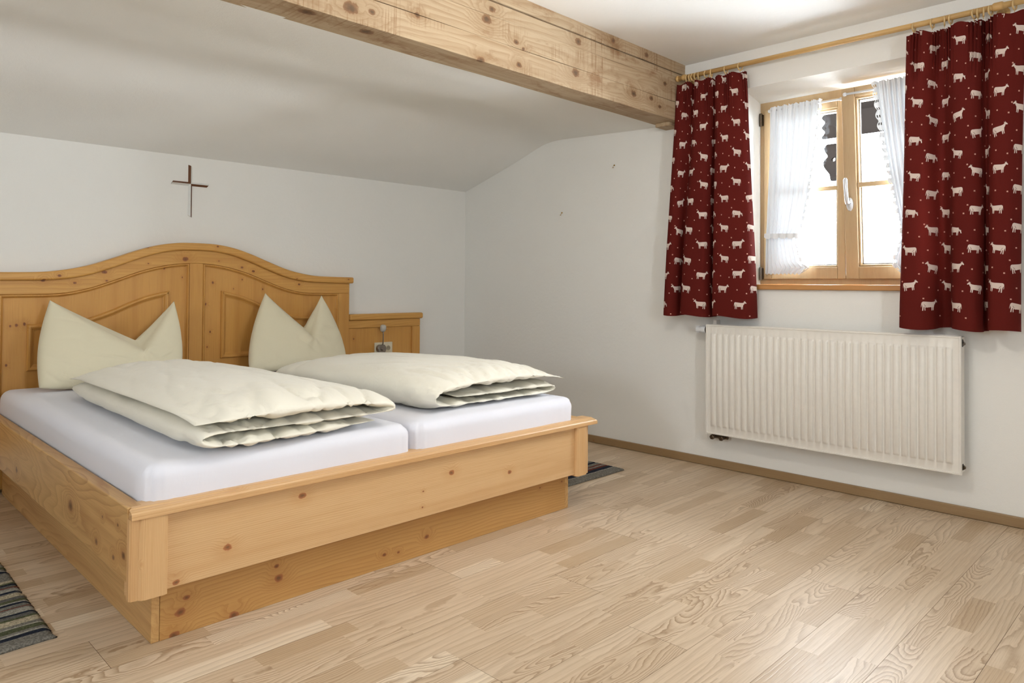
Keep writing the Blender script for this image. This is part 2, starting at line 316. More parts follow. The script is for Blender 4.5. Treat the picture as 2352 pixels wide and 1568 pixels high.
prof = [(0, 1.690), (-.245, 1.762), (-.45, 1.824), (-.6, 1.874), (-.74, 1.923), (-.80, 1.940), (-.86, 1.951), (-.95, 1.955), (-1.2, 1.945), (-1.5, 1.932), (-1.76, 1.922)]
def ceil_mesh(P, amp):
    bm = bmesh.new(); nx = 110; L = []; pts, _ = resample([Vector((0, y, z)) for y, z in P], 46)
    for p in pts:
        row = []
        for i in range(nx+1):
            x = X0*i/nx; f = min(1, -x/.25)*min(1, -p.y/.25)*amp; dz = f*(noise.noise(Vector((x*1.1, p.y*2.6, 3.1)))+.35*noise.noise(Vector((x*3.1, p.y*5, 9)))); row.append(bm.verts.new((x, p.y, p.z+dz)))
        L.append(row)
    for A, B in zip(L, L[1:]):
        for i in range(nx): bm.faces.new((A[i], A[i+1], B[i+1], B[i]))
    return bm
o = obj('ceiling', ceil_mesh(prof, .016), ceil_m, smooth=True); tag(o, 'sloping white plaster ceiling above the bed behind the beam', 'ceiling', kind='structure')
def main_ceil():
    P = [(-1.83, HC), (-2.6, HC), (-3.6, HC+.004), (Y0, HC)]; return ceil_mesh(P, .006)
o = obj('ceiling', main_ceil(), ceil_m, smooth=True); tag(o, 'flat white plaster ceiling on the near side of the beam', 'ceiling', kind='structure')
# walls
WY0, WY1, WZ0, WZ1 = -3.19, -2.25, 1.0, 2.048       # window opening in the right wall
bm = bmesh.new(); T = .34
hexa(bm, [(0, Y0, -.02), (T, Y0, -.02), (T, 0, -.02), (0, 0, -.02), (0, Y0, WZ0-.027), (T, Y0, WZ0-.027), (T, 0, WZ0-.027), (0, 0, WZ0-.027)])
hexa(bm, [(0, Y0, WZ0-.027), (T, Y0, WZ0-.027), (T, WY0, WZ0-.027), (0, WY0, WZ0-.027), (0, Y0, 2.4), (T, Y0, 2.4), (T, WY0, 2.4), (0, WY0, 2.4)])
hexa(bm, [(0, WY1, WZ0-.027), (T, WY1, WZ0-.027), (T, 0, WZ0-.027), (0, 0, WZ0-.027), (0, WY1, 2.4), (T, WY1, 2.4), (T, 0, 2.4), (0, 0, 2.4)])
hexa(bm, [(0, WY0, WZ1), (T, WY0, 1.975), (T, WY1, 1.975), (0, WY1, WZ1), (0, WY0, 2.4), (T, WY0, 2.4), (T, WY1, 2.4), (0, WY1, 2.4)])
tag(obj('wall_right', bm, wall_m), 'white plaster wall with the window and the radiator', 'wall', kind='structure')
tag(obj('wall_back', box(X0, T, 0, .3, -.02, 2.4), wall_m), 'white plaster knee wall behind the headboard', 'wall', kind='structure')
def wall_hole(axis, pos, th, a0, a1, h0, h1, z0, z1):
    bm = bmesh.new()
    for (p, q, r, s_) in ((a0, a1, -.02, z0), (a0, a1, z1, 2.4), (a0, h0, z0, z1), (h1, a1, z0, z1)):
        if axis == 'x': box(pos-th, pos, p, q, r, s_, bm)
        else: box(p, q, pos-th, pos, r, s_, bm)
    return bm
tag(obj('wall_left', wall_hole('x', X0, .05, Y0-.05, .0, -3.05, -2.75, 1.1, 1.6), wall_m), 'white plaster wall out of view on the left', 'wall', kind='structure')  # opening is invented, lets in fill light from the left
tag(obj('wall_front', wall_hole('y', Y0, .05, X0, .0, -3.15, -2.85, 1.2, 2.0), wall_m), 'white plaster wall behind the viewer', 'wall', kind='structure')  # unseen opening added here for fill light from behind the camera
# baseboards
def bb(bm_): return bm_
tag(obj('baseboard_right', box(-.014, 0, Y0, -.014, .001, .046), base_w, bevel=.004), 'low brown wooden baseboard under the radiator', 'baseboard', kind='structure')
tag(obj('baseboard_back', box(X0, 0, -.014, 0, .001, .046), base_x, bevel=.004), 'low brown wooden baseboard behind the bed', 'baseboard', kind='structure')
# ------------------------------------------------------------------ beam
def ceiling_beam():
    R = thing('ceiling_beam', (-2.7, -1.82, 1.915), 'rough sawn light timber beam running under the ceiling to the window wall', 'beam')
    def plank(y0, y1, z0, z1, name, bv=.004, jit=0):
        bm = bmesh.new(); n = 60; rows = []
        for i in range(n+1):
            x = X0+(0-X0)*i/n; j = lambda k: .003*noise.noise(Vector((x*2.3, k*7.1, jit)))
            rows.append([bm.verts.new(q) for q in ((x, y0+j(1), z0+j(2)), (x, y0+j(3), z1+j(4)), (x, y1, z1+j(4)), (x, y1+j(5), z0+j(6)))])
        for A, B in zip(rows, rows[1:]):
            for k in range(4): bm.faces.new((A[k], B[k], B[(k+1) % 4], A[(k+1) % 4]))
        bm.faces.new(rows[0]); bm.faces.new(rows[-1][::-1])
        return obj(name, bm, beam_w, R, bevel=bv)
    plank(-1.896, -1.745, 1.918, 2.0218, 'lower_plank', .002, 1)
    plank(-1.896, -1.75, 2.0222, 2.122, 'middle_plank', .0015, 2)
    plank(-1.8945, -1.75, 2.1226, 2.186, 'upper_plank', .003, 3)
    plank(-1.893, -1.76, 2.192, 2.262, 'top_plank', .004, 4)
    obj('support_block', box(-.11, 0, -1.86, -1.765, 1.896, 1.918), beam_w, R, bevel=.003)
ceiling_beam()
# ------------------------------------------------------------------ window
def window():
    R = thing('window_1', (.22, -2.7, 1.0), 'wooden casement window with two sashes, the right one tilted open', 'window', kind='structure')
    fy0, fy1, fz0, fz1 = -3.195, -2.245, 1.0, 2.0
    bm = bmesh.new(); x0, x1 = .2, .27
    box(x0, x1, fy0, fy1, fz0, fz0+.045, bm); box(x0, x1, fy0, fy1, fz1-.062, fz1+.02, bm); box(x0, x1, fy1-.045, fy1, fz0+.045, fz1-.062, bm); box(x0, x1, fy0, fy0+.045, fz0+.045, fz1-.062, bm)
    obj('window_frame', bm, win_w, R, bevel=.004)
    def sash(ya, yb, za, zb, xf, tilt, stileL, stileR, nm):
        """ya<yb; piece of sash built upright then tilted about its foot"""
        bx0, bx1 = xf, xf+.055; h = .062
        Mx = Matrix.Translation((xf, 0, za)) @ Matrix.Rotation(-tilt, 4, 'Y') @ Matrix.Translation((-xf, 0, -za))
        def put(name, bm, m, par, **k): bmesh.ops.transform(bm, matrix=Mx, verts=bm.verts); return obj(name, bm, m, par, **k)
        bm = bmesh.new(); box(bx0, bx1, ya, ya+stileR, za, zb, bm); box(bx0, bx1, yb-stileL, yb, za, zb, bm)
        box(bx0, bx1, ya+stileR, yb-stileL, za, za+h, bm); box(bx0, bx1, ya+stileR, yb-stileL, zb-h+.012, zb, bm)
        # inner glazing bead
        g0, g1, z0, z1 = ya+stileR, yb-stileL, za+h, zb-h+.012
        for (a, b, c, d) in ((g0, g0+.01, z0, z1), (g1-.01, g1, z0, z1), (g0, g1, z0, z0+.01), (g0, g1, z1-.01, z1)): box(bx0+.012, bx1-.008, a, b, c, d, bm)
        S = put('sash', bm, win_w, R, bevel=.004)
        bm = bmesh.new(); box(bx0+.006, bx1-.01, g0, g1, 1.488, 1.512, bm); put('glazing_bar', bm, win_y, S, bevel=.004)
        gl = put('glass_pane', box(bx0+.026, bx0+.030, g0+.004, g1-.004, z0+.004, z1-.004), glass_m, S)
        sp = bmesh.new()
        for (a, b, c, d) in ((g0+.01, g0+.016, z0+.01, z1-.01), (g1-.016, g1-.01, z0+.01, z1-.01), (g0+.01, g1-.01, z0+.01, z0+.016), (g0+.01, g1-.01, z1-.016, z1-.01)): box(bx0+.031, bx0+.040, a, b, c, d, sp)
        put('pane_spacer', sp, steel, S)
        return S, Mx
    S1, _ = sash(-2.712, -2.278, 1.03, 1.962, .183, 0, .045, .04, 'l')
    S2, Mx = sash(-3.165, -2.717, 1.03, 1.985, .178, math.radians(3.9), .062, .06, 'r')
    # handle on the tilted sash
    bm = lathe((0, 0, 0), (-1, 0, 0), [(0, .016), (.008, .016), (.010, .013)], 24); bmesh.ops.scale(bm, vec=(1, 1, 2.1), verts=bm.verts); bmesh.ops.translate(bm, vec=(.178, -2.747, 1.405), verts=bm.verts)
    lathe((.178, -2.747, 1.415), (-1, 0, 0), [(0, .009), (.04, .008)], 16, bm)
    tube([(.138, -2.747, 1.408), (.133, -2.746, 1.43), (.130, -2.744, 1.48), (.131, -2.743, 1.525), (.134, -2.743, 1.535)], [.009, .0095, .0095, .0105, .006], 12, bm)
    bmesh.ops.transform(bm, matrix=Mx, verts=bm.verts); obj('window_handle', bm, silver, S2, smooth=True)
    for z in (1.905, 1.055):
        bm = lathe((.178, -2.262, z-.03), (0, 0, 1), [(0, .007), (.07, .007)], 12); box(.176, .2, -2.268, -2.256, z-.025, z+.035, bm); obj('hinge', bm, steel if z < 1.5 else brass_dark, R, smooth=False)
    obj('window_sill', box(-.022, .2, WY0-.0, WY1+.0, .973, 1.0), sill_w, R, bevel=.005)
    # part of the sill in front of the wall
window()
# reading details outside: carved balcony boards
def eave():
    R = thing('balcony_fascia', (2.5, -2.2, 2.2), 'dark carved wooden balcony fascia with a pierced hanging board seen through the window', 'fascia')
    X = 2.5
    def ext(pts, x0, x1, name, par, mats, hole=None):
        bm = bmesh.new()
        if hole:
            hy, hz_, hr = hole; n = 48; rings = {}
            def hit(a):
                d = (math.cos(a), math.sin(a)); best = 9
                for (p, q) in zip(pts, pts[1:]+pts[:1]):
                    ex, ez = q[0]-p[0], q[1]-p[1]; den = d[0]*ez-d[1]*ex
                    if abs(den) < 1e-9: continue
                    t_ = ((p[0]-hy)*ez-(p[1]-hz_)*ex)/den; s_ = ((p[0]-hy)*d[1]-(p[1]-hz_)*d[0])/den
                    if t_ > 0 and -1e-6 <= s_ <= 1+1e-6: best = min(best, t_)
                return (hy+d[0]*best, hz_+d[1]*best)
            A = [[], [], [], []]
            for k in range(n):
                a = 2*PI*k/n; o_ = hit(a); i_ = (hy+hr*math.cos(a), hz_+hr*math.sin(a))
                for j, (xx, q) in enumerate(((x0, o_), (x0, i_), (x1, i_), (x1, o_))): A[j].append(bm.verts.new((xx, q[0], q[1])))
            for k in range(n):
                k2 = (k+1) % n
                for j in range(4):
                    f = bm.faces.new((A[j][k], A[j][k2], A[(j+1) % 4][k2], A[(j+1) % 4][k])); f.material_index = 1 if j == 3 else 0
        else:
            a = [bm.verts.new((x0, p[0], p[1])) for p in pts]; b = [bm.verts.new((x1, p[0], p[1])) for p in pts]
            bm.faces.new(a); bm.faces.new(b[::-1])
            for k in range(len(pts)):
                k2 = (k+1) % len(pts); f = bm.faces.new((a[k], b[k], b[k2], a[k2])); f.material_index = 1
        return obj(name, bm, mats, par)
    wav = [(-1.685+.014*math.sin(i*1.15), 2.222+.21*i/14) for i in range(15)]
    ext(wav+[(-3.4, 2.432), (-3.4, 2.222)], X, X+.05, 'upper_board', R, [shaded_timber, skylit_edge])
    ext([(-1.95, 2.434), (-1.95, 2.75), (-3.4, 2.75), (-3.4, 2.434)], X+.08, X+.13, 'shadow_board', R, [shaded_timber, shaded_timber])
    obj('rail', box(X-.03, X+.09, -3.4, -1.66, 2.180, 2.221), eave_white, R, bevel=.004)
    L = cat([Vector((a, b, 0)) for a, b in [(-1.715, 2.18), (-1.69, 2.15), (-1.70, 2.115), (-1.722, 2.08), (-1.69, 2.045), (-1.688, 2.0), (-1.715, 1.955), (-1.74, 1.92), (-1.745, 1.87)]], 4)
    L = [(p[0], p[1]) for p in L]; cx = -1.775; Rr = [(2*cx-a, b) for a, b in L][::-1]
    ext(L+Rr, X, X+.04, 'hanging_board', R, [shaded_timber, skylit_edge], hole=(-1.768, 2.05, .016))
eave()
# ------------------------------------------------------------------ radiator
def radiator():
    y0, y1, z0, z1, xf, xb = -3.288, -2.084, .197, .783, -.1, -.032
    R = thing('radiator', ((xf+xb)/2, (y0+y1)/2, z0), 'white ribbed panel radiator mounted on the wall under the window', 'radiator')
    bm = bmesh.new(); n = 33; cols = []; m = .028; pitch = (y1-y0-2*m)/n
    prof_ = [(.0, 0), (.10, 0), (.20, .0075), (.32, .0095), (.5, .0095), (.68, .0095), (.80, .0075), (.90, 0)]
    ys = [(y1, 0), (y1-.0015, .003), (y1-.008, .003), (y1-.0095, 0)]
    for i in range(n): ys += [(y1-m-pitch*(i+f), d) for f, d in prof_]
    ys += [(y0+m, 0), (y0+.0095, 0), (y0+.008, .003), (y0+.0015, .003), (y0, 0)]
    zt, zb = z1-.046, z0+.040
    zs = [(z0, 0, 0), (z0+.0015, 1, 0), (z0+.007, 1, 0), (z0+.0085, 0, 0), (zb, 0, 0), (zb+.004, 0, .35), (zb+.014, 0, 1), (zt-.014, 0, 1), (zt-.004, 0, .35), (zt, 0, 0), (z1-.0085, 0, 0), (z1-.007, 1, 0), (z1-.0015, 1, 0), (z1, 0, 0)]
    g = []
    for z, e, k in zs:
        row = []
        for (y, d) in ys:
            edge = y > y1-.02 or y < y0+.02
            dd = (d if edge else d*k) if not e else (.003 if y1-.001 > y > y0+.001 else 0)
            row.append(bm.verts.new((xf+.004-dd, y, z)))
        g.append(row)
    for A, B in zip(g, g[1:]):
        for j in range(len(ys)-1): bm.faces.new((A[j], A[j+1], B[j+1], B[j]))
    box(xf+.0046, xf+.014, y0, y1, z0, z1, bm)
    o = obj('front_panel', bm, white_enamel, R, smooth=True); o.data.set_sharp_from_angle(angle=math.radians(50))
    obj('rear_panel', box(xb-.012, xb, y0+.01, y1-.01, z0+.01, z1-.01), white_enamel, R, bevel=.003)
    for yy in (y0+.003, y1-.006):
        bm = bmesh.new(); box(xf+.014, xb, yy, yy+.003, z0+.006, z1-.004, bm); obj('side_cover', bm, white_enamel, R, bevel=.001)
    bm = bmesh.new()
    for i in range(74):
        y = y0+.02+i*(y1-y0-.04)/73; box(xf+.016, xb-.012, y-.0035, y+.0035, z1-.008, z1-.002, bm)
    box(xf+.014, xf+.018, y0+.01, y1-.01, z1-.01, z1+.001, bm); box(xb-.014, xb-.010, y0+.01, y1-.01, z1-.01, z1+.001, bm)
    obj('top_grille', bm, white_enamel, R)
    for z, r in ((z1-.030, .017), (z0+.030, .014)):
        bm = lathe((-.066, y0+.0025, z), (0, -1, 0), [(0, r), (.001, r), (.0012, r*.9)], 20); obj('side_opening', bm, black_m, R)
        bm = lathe((-.064, y0+.001, z-.002), (0, -1, 0), [(0, .010), (.004, .010), (.005, .006), (.009, .006)], 6); obj('bleed_plug', bm, steel if z > .5 else brass_dark, R)
    # thermostat head on the left
    V = bmesh.new(); c = (-.066, y1, z1-.030)
    lathe(c, (0, 1, 0), [(0, .020), (.004, .024), (.010, .024), (.013, .020)], 24, V); obj('valve_collar', V, black_m, R, smooth=False)
    V = lathe(c, (0, 1, 0), [(.013, .019), (.016, .0205), (.034, .0205), (.037, .017), (.052, .016), (.055, .0165), (.070, .0165), (.072, .014)], 24)
    for k in range(12):
        a = 2*PI*k/12; box(c[0]+.0165*math.cos(a)-.0018, c[0]+.0165*math.cos(a)+.0018, y1+.054, y1+.070, c[2]+.0165*math.sin(a)-.0018, c[2]+.0165*math.sin(a)+.0018, V)
    obj('thermostat_head', V, white_plastic, R)
    for y in (-2.112, -2.165):
        V = lathe((-.062, y, z0-.002), (0, 0, -1), [(-.01, .009), (.008, .009), (.009, .013), (.020, .013)], 12); lathe((-.045, y, z0-.02), (-1, 0, 0), [(0, .011), (.025, .011), (.026, .0135), (.036, .0135), (.038, .009)], 6, V); obj('pipe_valve', V, brass_dark, R)
    V = tube([(-.05, -2.112, z0-.02), (-.05, -2.19, z0-.018)], .009, 10); tube([(-.05, -2.15, z0-.02), (-.004, -2.15, z0-.02)], .009, 10, V); obj('valve_pipe', V, brass_dark, R)
    obj('wall_bracket', box(-.045, -.004, -2.118, -2.100, z1-.02, z1+.022), white_enamel, R, bevel=.002)
radiator()
# ------------------------------------------------------------------ patterned curtains
PARTS = {'body': [(-.48, .12), (-.45, .25), (-.38, .29), (.12, .25), (.28, .26), (.31, .05), (.20, -.09), (-.18, -.11), (-.40, -.02)],
 'neck': [(.18, .23), (.32, .28), (.42, .36), (.46, .27), (.36, .10), (.24, -.02)], 'head': [(.38, .36), (.44, .38), (.49, .35), (.57, .24), (.55, .19), (.47, .21), (.40, .28)],
 'ear': [(.385, .35), (.35, .41), (.42, .38)], 'horn': [(.43, .37), (.455, .45), (.465, .37)], 'leg1': [(-.46, .16), (-.28, .06), (-.35, -.10), (-.37, -.32), (-.43, -.32), (-.42, -.08)],
 'leg2': [(-.30, .02), (-.18, 0), (-.25, -.14), (-.24, -.31), (-.29, -.31), (-.31, -.12)], 'leg3': [(.08, 0), (.24, .0), (.19, -.14), (.18, -.32), (.13, -.32), (.12, -.12)],
 'leg4': [(.20, 0), (.31, .04), (.28, -.14), (.27, -.31), (.23, -.31), (.22, -.12)], 'udder': [(-.20, -.04), (-.06, -.04), (-.09, -.11), (-.16, -.12)], 'tail': [(-.45, .22), (-.475, .21), (-.505, -.02), (-.495, -.12), (-.475, -.02)]}
GR = dict(PARTS); GR['neck'] = [(.18, .23), (.28, .2), (.44, .06), (.42, -.02), (.30, .0), (.2, .0)]; GR['head'] = [(.40, .07), (.46, .06), (.50, -.02), (.53, -.14), (.48, -.16), (.42, -.04)]; GR['ear'] = [(.40, .06), (.42, .13), (.45, .07)]; GR['horn'] = [(.45, .06), (.50, .10), (.48, .04)]
LINES = [[(-.33, .10), (-.31, .10), (-.25, .0), (-.20, -.05), (-.24, -.045), (-.29, .02)], [(.36, .12), (.375, .12), (.34, .02), (.30, -.02)]]
def clip(poly, a, b):
    for sgn, lim in ((1, a), (-1, b)):
        out = []
        for i in range(len(poly)):
            p, q = poly[i], poly[(i+1) % len(poly)]; dp, dq = sgn*(p[0]-lim), sgn*(q[0]-lim)
            if dp >= 0: out.append(p)
            if dp*dq < 0: t_ = dp/(dp-dq); out.append((lim, p[1]+(q[1]-p[1])*t_))
        poly = out
        if len(poly) < 3: return []
    return poly
def curtain(name, label, bot, top, z0, z1, pleats, rings, seed, ph):
    """bot, top: fold lines (y, distance into the room) at hem and heading, walked from one edge to the other"""
    RX = -.098; n = 230; mrows = 120
    B, Lb = resample(cat([Vector((a, b, 0)) for a, b in bot], 14), n); Tp, Lt = resample(cat([Vector((a, b, 0)) for a, b in top], 14), n)
    H = z1-z0
    R = thing(name, (RX, (bot[0][0]+bot[-1][0])/2, z1), label, 'curtain', 'printed curtains at the window')
    def S(s, t):        # s metres along the cloth, t 0 = hem .. 1 = heading
        f = min(max(s/Lb, 0), 1)*(n-1); i = min(int(f), n-2); k = f-i; b = B[i].lerp(B[i+1], k); a = Tp[i].lerp(Tp[i+1], k)
        w = t**1.15; p = b.lerp(a, w); y, d = p.x, p.y
        u = s/Lb
        for c in pleats:
            g = math.exp(-((u-c)/.034)**2); d += .011*g*math.sin((u-c)*Lb*2*PI/.017)*max(0, (t-.82)/.18)**.6
        d += .004*noise.noise(Vector((s*7, t*2.0, seed))) ; y += .004*noise.noise(Vector((s*5, t*3, seed+5)))
        z = z0+H*t+.006*math.sin(s*19+seed)*(1-t)**8 - .006*(1-math.cos((s/Lb*len(pleats))*2*PI))*t**30
        return Vector((RX-d*(1.4-.2*w), y, z))
    def N(s, t):
        e = .003; a = S(s+e, t)-S(s-e, t); b = S(s, min(1, t+.004))-S(s, max(0, t-.004)); v = a.cross(b); v.normalize(); return v
    sgn = 1 if N(Lb*.5, .5).x < 0 else -1
    bm = bmesh.new(); g = [[bm.verts.new(S(Lb*i/(n-1), j/mrows)) for i in range(n)] for j in range(mrows+1)]
    for A, Bq in zip(g, g[1:]):
        for i in range(n-1): bm.faces.new((A[i], A[i+1], Bq[i+1], Bq[i]) if sgn > 0 else (A[i+1], A[i], Bq[i], Bq[i+1]))
    me_bm = bm
    R2 = random.Random(seed); cs = .086; rs = .160; lay = []
    dots = []
    ci = 0; s = .03
    while s < Lb+.04:
        zz = .05+(.08 if ci % 2 else 0)+ph
        while zz < H+.03:
            lay.append((s+R2.uniform(-.006, .006), zz+R2.uniform(-.005, .005), R2.randrange(6)))
            for (dx, dz) in ((.036, .062), (.052, -.052), (-.012, .078)): dots.append((s+dx+R2.uniform(-.005, .005), zz+dz+R2.uniform(-.006, .006)))
            zz += rs
        s += cs; ci += 1
    def emit(poly, mi, off):
        a0, a1 = min(p[0] for p in poly), max(p[0] for p in poly); st = .003; x = math.floor(a0/st)*st
        while x < a1:
            q = clip(poly, x, x+st)
            q = [(p[0], p[1]) for p in q if True]
            if len(q) >= 3 and x >= 0 and x+st <= Lb and min(p[1] for p in q) > .001 and max(p[1] for p in q) < H-.001:
                ar = sum(q[i][0]*q[(i+1) % len(q)][1]-q[(i+1) % len(q)][0]*q[i][1] for i in range(len(q)))
                if abs(ar) > 1e-9:
                    try:
                        vs = []
                        for p in q: P = S(p[0], p[1]/H); vs.append(me_bm.verts.new(P+N(p[0], p[1]/H)*sgn*off))
                        f = me_bm.faces.new(vs if (ar > 0) == (sgn > 0) else vs[::-1]); f.material_index = mi
                    except ValueError: pass
            x += st
    for (s, zz, kind) in lay:
        L = .059*R2.uniform(.95, 1.1); ang = (0, .16, -.1, .05, .22, -.05)[kind]; mir = -1 if kind in (1, 3, 4) and R2.random() < .8 or kind == 0 and R2.random() < .3 else 1
        if sgn < 0: mir = -mir
        src = GR if kind == 2 else PARTS; ca, sa = math.cos(ang), math.sin(ang)
        tr = lambda p: (s+mir*L*(p[0]*ca-p[1]*sa), zz+L*(p[0]*sa+p[1]*ca))
        for k, poly in src.items(): emit([tr(p) for p in poly], 1, .0007)
        for poly in LINES: emit([tr(p) for p in poly], 3, .0010)
    for (s, zz) in dots:
        r = .0032; emit([(s-r, zz-r*.8), (s+r, zz-r), (s+r*.9, zz+r), (s-r, zz+r*.9)], 2, .0007)
    me = bpy.data.meshes.new('fabric'); bmesh.ops.translate(bm, verts=bm.verts, vec=-R.location); bm.to_mesh(me); bm.free()
    for m_ in (red_m, cow_m, dot_m, cowline_m): me.materials.append(m_)
    for f in me.polygons: f.use_smooth = True
    o = bpy.data.objects.new('fabric', me); COL.objects.link(o); o.parent = R
    for y in rings:
        bm = torus((-.1, y, 2.141), (.25*math.sin(y*90), 1, 0), .0185, .0036); 
        bm2 = tube([(-.1, y, 2.123), (-.1, y, 2.112)], .0016, 6, bm); obj('curtain_ring', bm2, ring_w, R, smooth=True)
LB = [(-1.83, .0), (-1.845, .03), (-1.885, .034), (-1.905, .012), (-1.905, -.030), (-1.922, -.038), (-1.935, .0), (-1.955, .034), (-2.02, .040), (-2.085, .030), (-2.104, -.005), (-2.100, -.040), (-2.118, -.042), (-2.130, .005), (-2.16, .034), (-2.25, .040), (-2.32, .030), (-2.352, .005), (-2.360, -.03), (-2.34, -.045)]
LT = [(-1.900, .0), (-1.915, .014), (-1.95, .016), (-1.985, .010), (-1.998, -.016), (-2.010, -.018), (-2.020, .0), (-2.035, .016), (-2.06, .018), (-2.10, .012), (-2.117, -.006), (-2.122, -.02), (-2.132, -.018), (-2.142, .0), (-2.16, .016), (-2.205, .020), (-2.26, .016), (-2.295, .006), (-2.306, -.012), (-2.296, -.02)]
curtain('curtain', 'dark red curtain with white cows, narrower, left of the window beside the beam', LB, LT, .828, 2.118, (.16, .33, .48, .62, .78, .96), (-1.965, -1.985, -2.004, -2.022, -2.04, -2.085, -2.115, -2.20, -2.282), 3, .012)
RB = [(-3.062, -.04), (-3.052, -.01), (-3.062, .030), (-3.10, .045), (-3.15, .036), (-3.185, .006), (-3.195, -.035), (-3.215, -.045), (-3.240, -.025), (-3.262, .02), (-3.30, .040), (-3.345, .036), (-3.368, .005), (-3.366, -.03), (-3.380, -.032), (-3.388, .01), (-3.41, .034), (-3.46, .036), (-3.49, .010), (-3.497, -.01)]
RT = [(-3.085, -.02), (-3.078, -.004), (-3.088, .016), (-3.12, .02), (-3.155, .018), (-3.178, .004), (-3.19, -.02), (-3.205, -.024), (-3.225, -.012), (-3.25, .01), (-3.29, .022), (-3.34, .018), (-3.36, .0), (-3.362, -.02), (-3.375, -.02), (-3.388, .004), (-3.41, .014), (-3.46, .018), (-3.50, .010), (-3.515, .0)]
curtain('curtain', 'dark red curtain with white cows, wider, right of the window above the radiator end', RB, RT, .812, 2.116, (.14, .30, .42, .60, .68, .78), (-3.109, -3.182, -3.229, -3.252, -3.339, -3.353, -3.373, -3.398, -3.481), 8, .05)
def pole():
    R = thing('curtain_rod', (-.1, -2.7, 2.15), 'long round wooden curtain rod above the window', 'curtain rod')
    obj('rod', lathe((-.1, -1.899, 2.15), (0, -1, 0), [(0, .0125), (1.75, .0125)], 24), rod_w, R, smooth=True)
    obj('end_cap', lathe((-.1, -1.915, 2.15), (0, 1, 0), [(0, .0165), (.008, .0175), (.016, .014)], 24), rod_w, R, smooth=True)
    obj('collar', lathe((-.1, -1.962, 2.15), (0, 1, 0), [(0, .0135), (.006, .0165), (.02, .0165), (.026, .0135)], 24), rod_w, R, smooth=True)
    obj('collar', lathe((-.1, -3.405, 2.15), (0, -1, 0), [(0, .0135), (.006, .0175), (.034, .0175), (.040, .0135)], 24), rod_w, R, smooth=True)
    for y in (-1.945, -3.425):
        bm = tube([(-.1, y, 2.15), (-.05, y, 2.15), (0, y, 2.15)], [.008, .008, .010], 14); lathe((0, y, 2.15), (-1, 0, 0), [(0, .024), (.006, .024), (.010, .014)], 20, bm); obj('bracket', bm, rod_w, R, smooth=False)
pole()
# ------------------------------------------------------------------ net curtains
def net(name, label, W0, W1, x_of, tie_z, ztop, zbot, edge_right, seed):
    """W0(t), W1(t): outer (hinge side) and free edge y at height fraction t (1 = top)"""
    R = thing(name, (x_of(1), W0(1), ztop), label, 'net curtain', 'net curtains on the sashes')
    bm = bmesh.new(); uv = bm.loops.layers.uv.new('uv'); n, m = 150, 150; H = ztop-zbot; g = []; lace = []
    for j in range(m+1):
        t = j/m; z = zbot+H*t; row = []; lr = []
        for i in range(n+1):
            u = i/n; a, b = W0(t), W1(t); b2 = b
            sc = .012*abs(math.sin(t*H/.052*PI)) if b != a else 0
            e = (b-a)/abs(b-a); y = a+(b-a)*u + (e*sc if u > .93 else 0)*(u-.93)/.07
            fold = .011*math.sin(u*2*PI*9+2*noise.noise(Vector((u*3, t*2, seed))))*(.5+.5*u*0+.3) + .005*math.sin(u*2*PI*21+seed)*t
            x = x_of(t)-.012+fold; zz = z
            if j == 0: zz -= .008*abs(math.sin(u*PI*9))
            if j == m: zz += .006*abs(math.sin(u*PI*14))
            row.append(bm.verts.new((x, y, zz)))
            L = 1 if (u > .90 or j < 7) else (.75 if t > .945 else 0)
            if abs(z-tie_z) < .022: L = .8
            lr.append(L)
        g.append(row); lace.append(lr)
    for j in range(m):
        for i in range(n):
            if i >= n-9 and (i-n+9) % 4 in (1, 2) and j % 6 in (2, 3): continue     # eyelets of the lace
            f = bm.faces.new((g[j][i], g[j][i+1], g[j+1][i+1], g[j+1][i]))
            for l in f.loops: l[uv].uv = (lace[j][i], 0)
    obj('voile_panel', bm, sheer_m, R, smooth=True)
    a, b = W0((tie_z-zbot)/H), W1((tie_z-zbot)/H); bm = bmesh.new(); e = (b-a)/abs(b-a)
    N_ = 60; rows = []
    for i in range(N_+1):
        u = i/N_; y = a-.004*e+(b-a+.01*e)*u; xx = x_of(.2)-.030-.004*math.sin(u*PI*9); s_ = .009*abs(math.sin(u*PI*4.5)); rows.append((bm.verts.new((xx, y, tie_z+.014-.006*u)), bm.verts.new((xx-.003, y, tie_z-.006-s_-.006*u))))
    uvl = bm.loops.layers.uv.new('uv')
    for A, B_ in zip(rows, rows[1:]):
        f = bm.faces.new((A[0], B_[0], B_[1], A[1]))
        for l in f.loops: l[uvl].uv = (.8, 0)
    obj('tieback', bm, sheer_m, R, smooth=True)
def LW0(t): return interp([(0, -2.303), (.22, -2.310), (.3, -2.314), (1, -2.327)], t)
def LW1(t): return interp([(0, -2.50), (.035, -2.535), (.07, -2.50), (.18, -2.475), (.215, -2.480), (.26, -2.505), (.45, -2.545), (.7, -2.572), (1, -2.601)], t)
net('net_curtain', 'sheer white net curtain with lace edge on the left sash', LW0, LW1, lambda t: .16, 1.262, 1.958, 1.06, True, 2)
TA = math.tan(math.radians(3.9))
def RW0(t): return interp([(0, -3.10), (1, -3.13)], t)
def RW1(t): return interp([(0, -2.985), (.04, -2.955), (.1, -2.965), (.2, -3.00), (.26, -2.985), (.5, -2.945), (.8, -2.905), (1, -2.885)], t)
net('net_curtain', 'sheer white net curtain with lace edge on the tilted right sash', RW0, RW1, lambda t: .150-(1.06-1.03+.91*t)*TA, 1.262, 1.975, 1.06, True, 5)
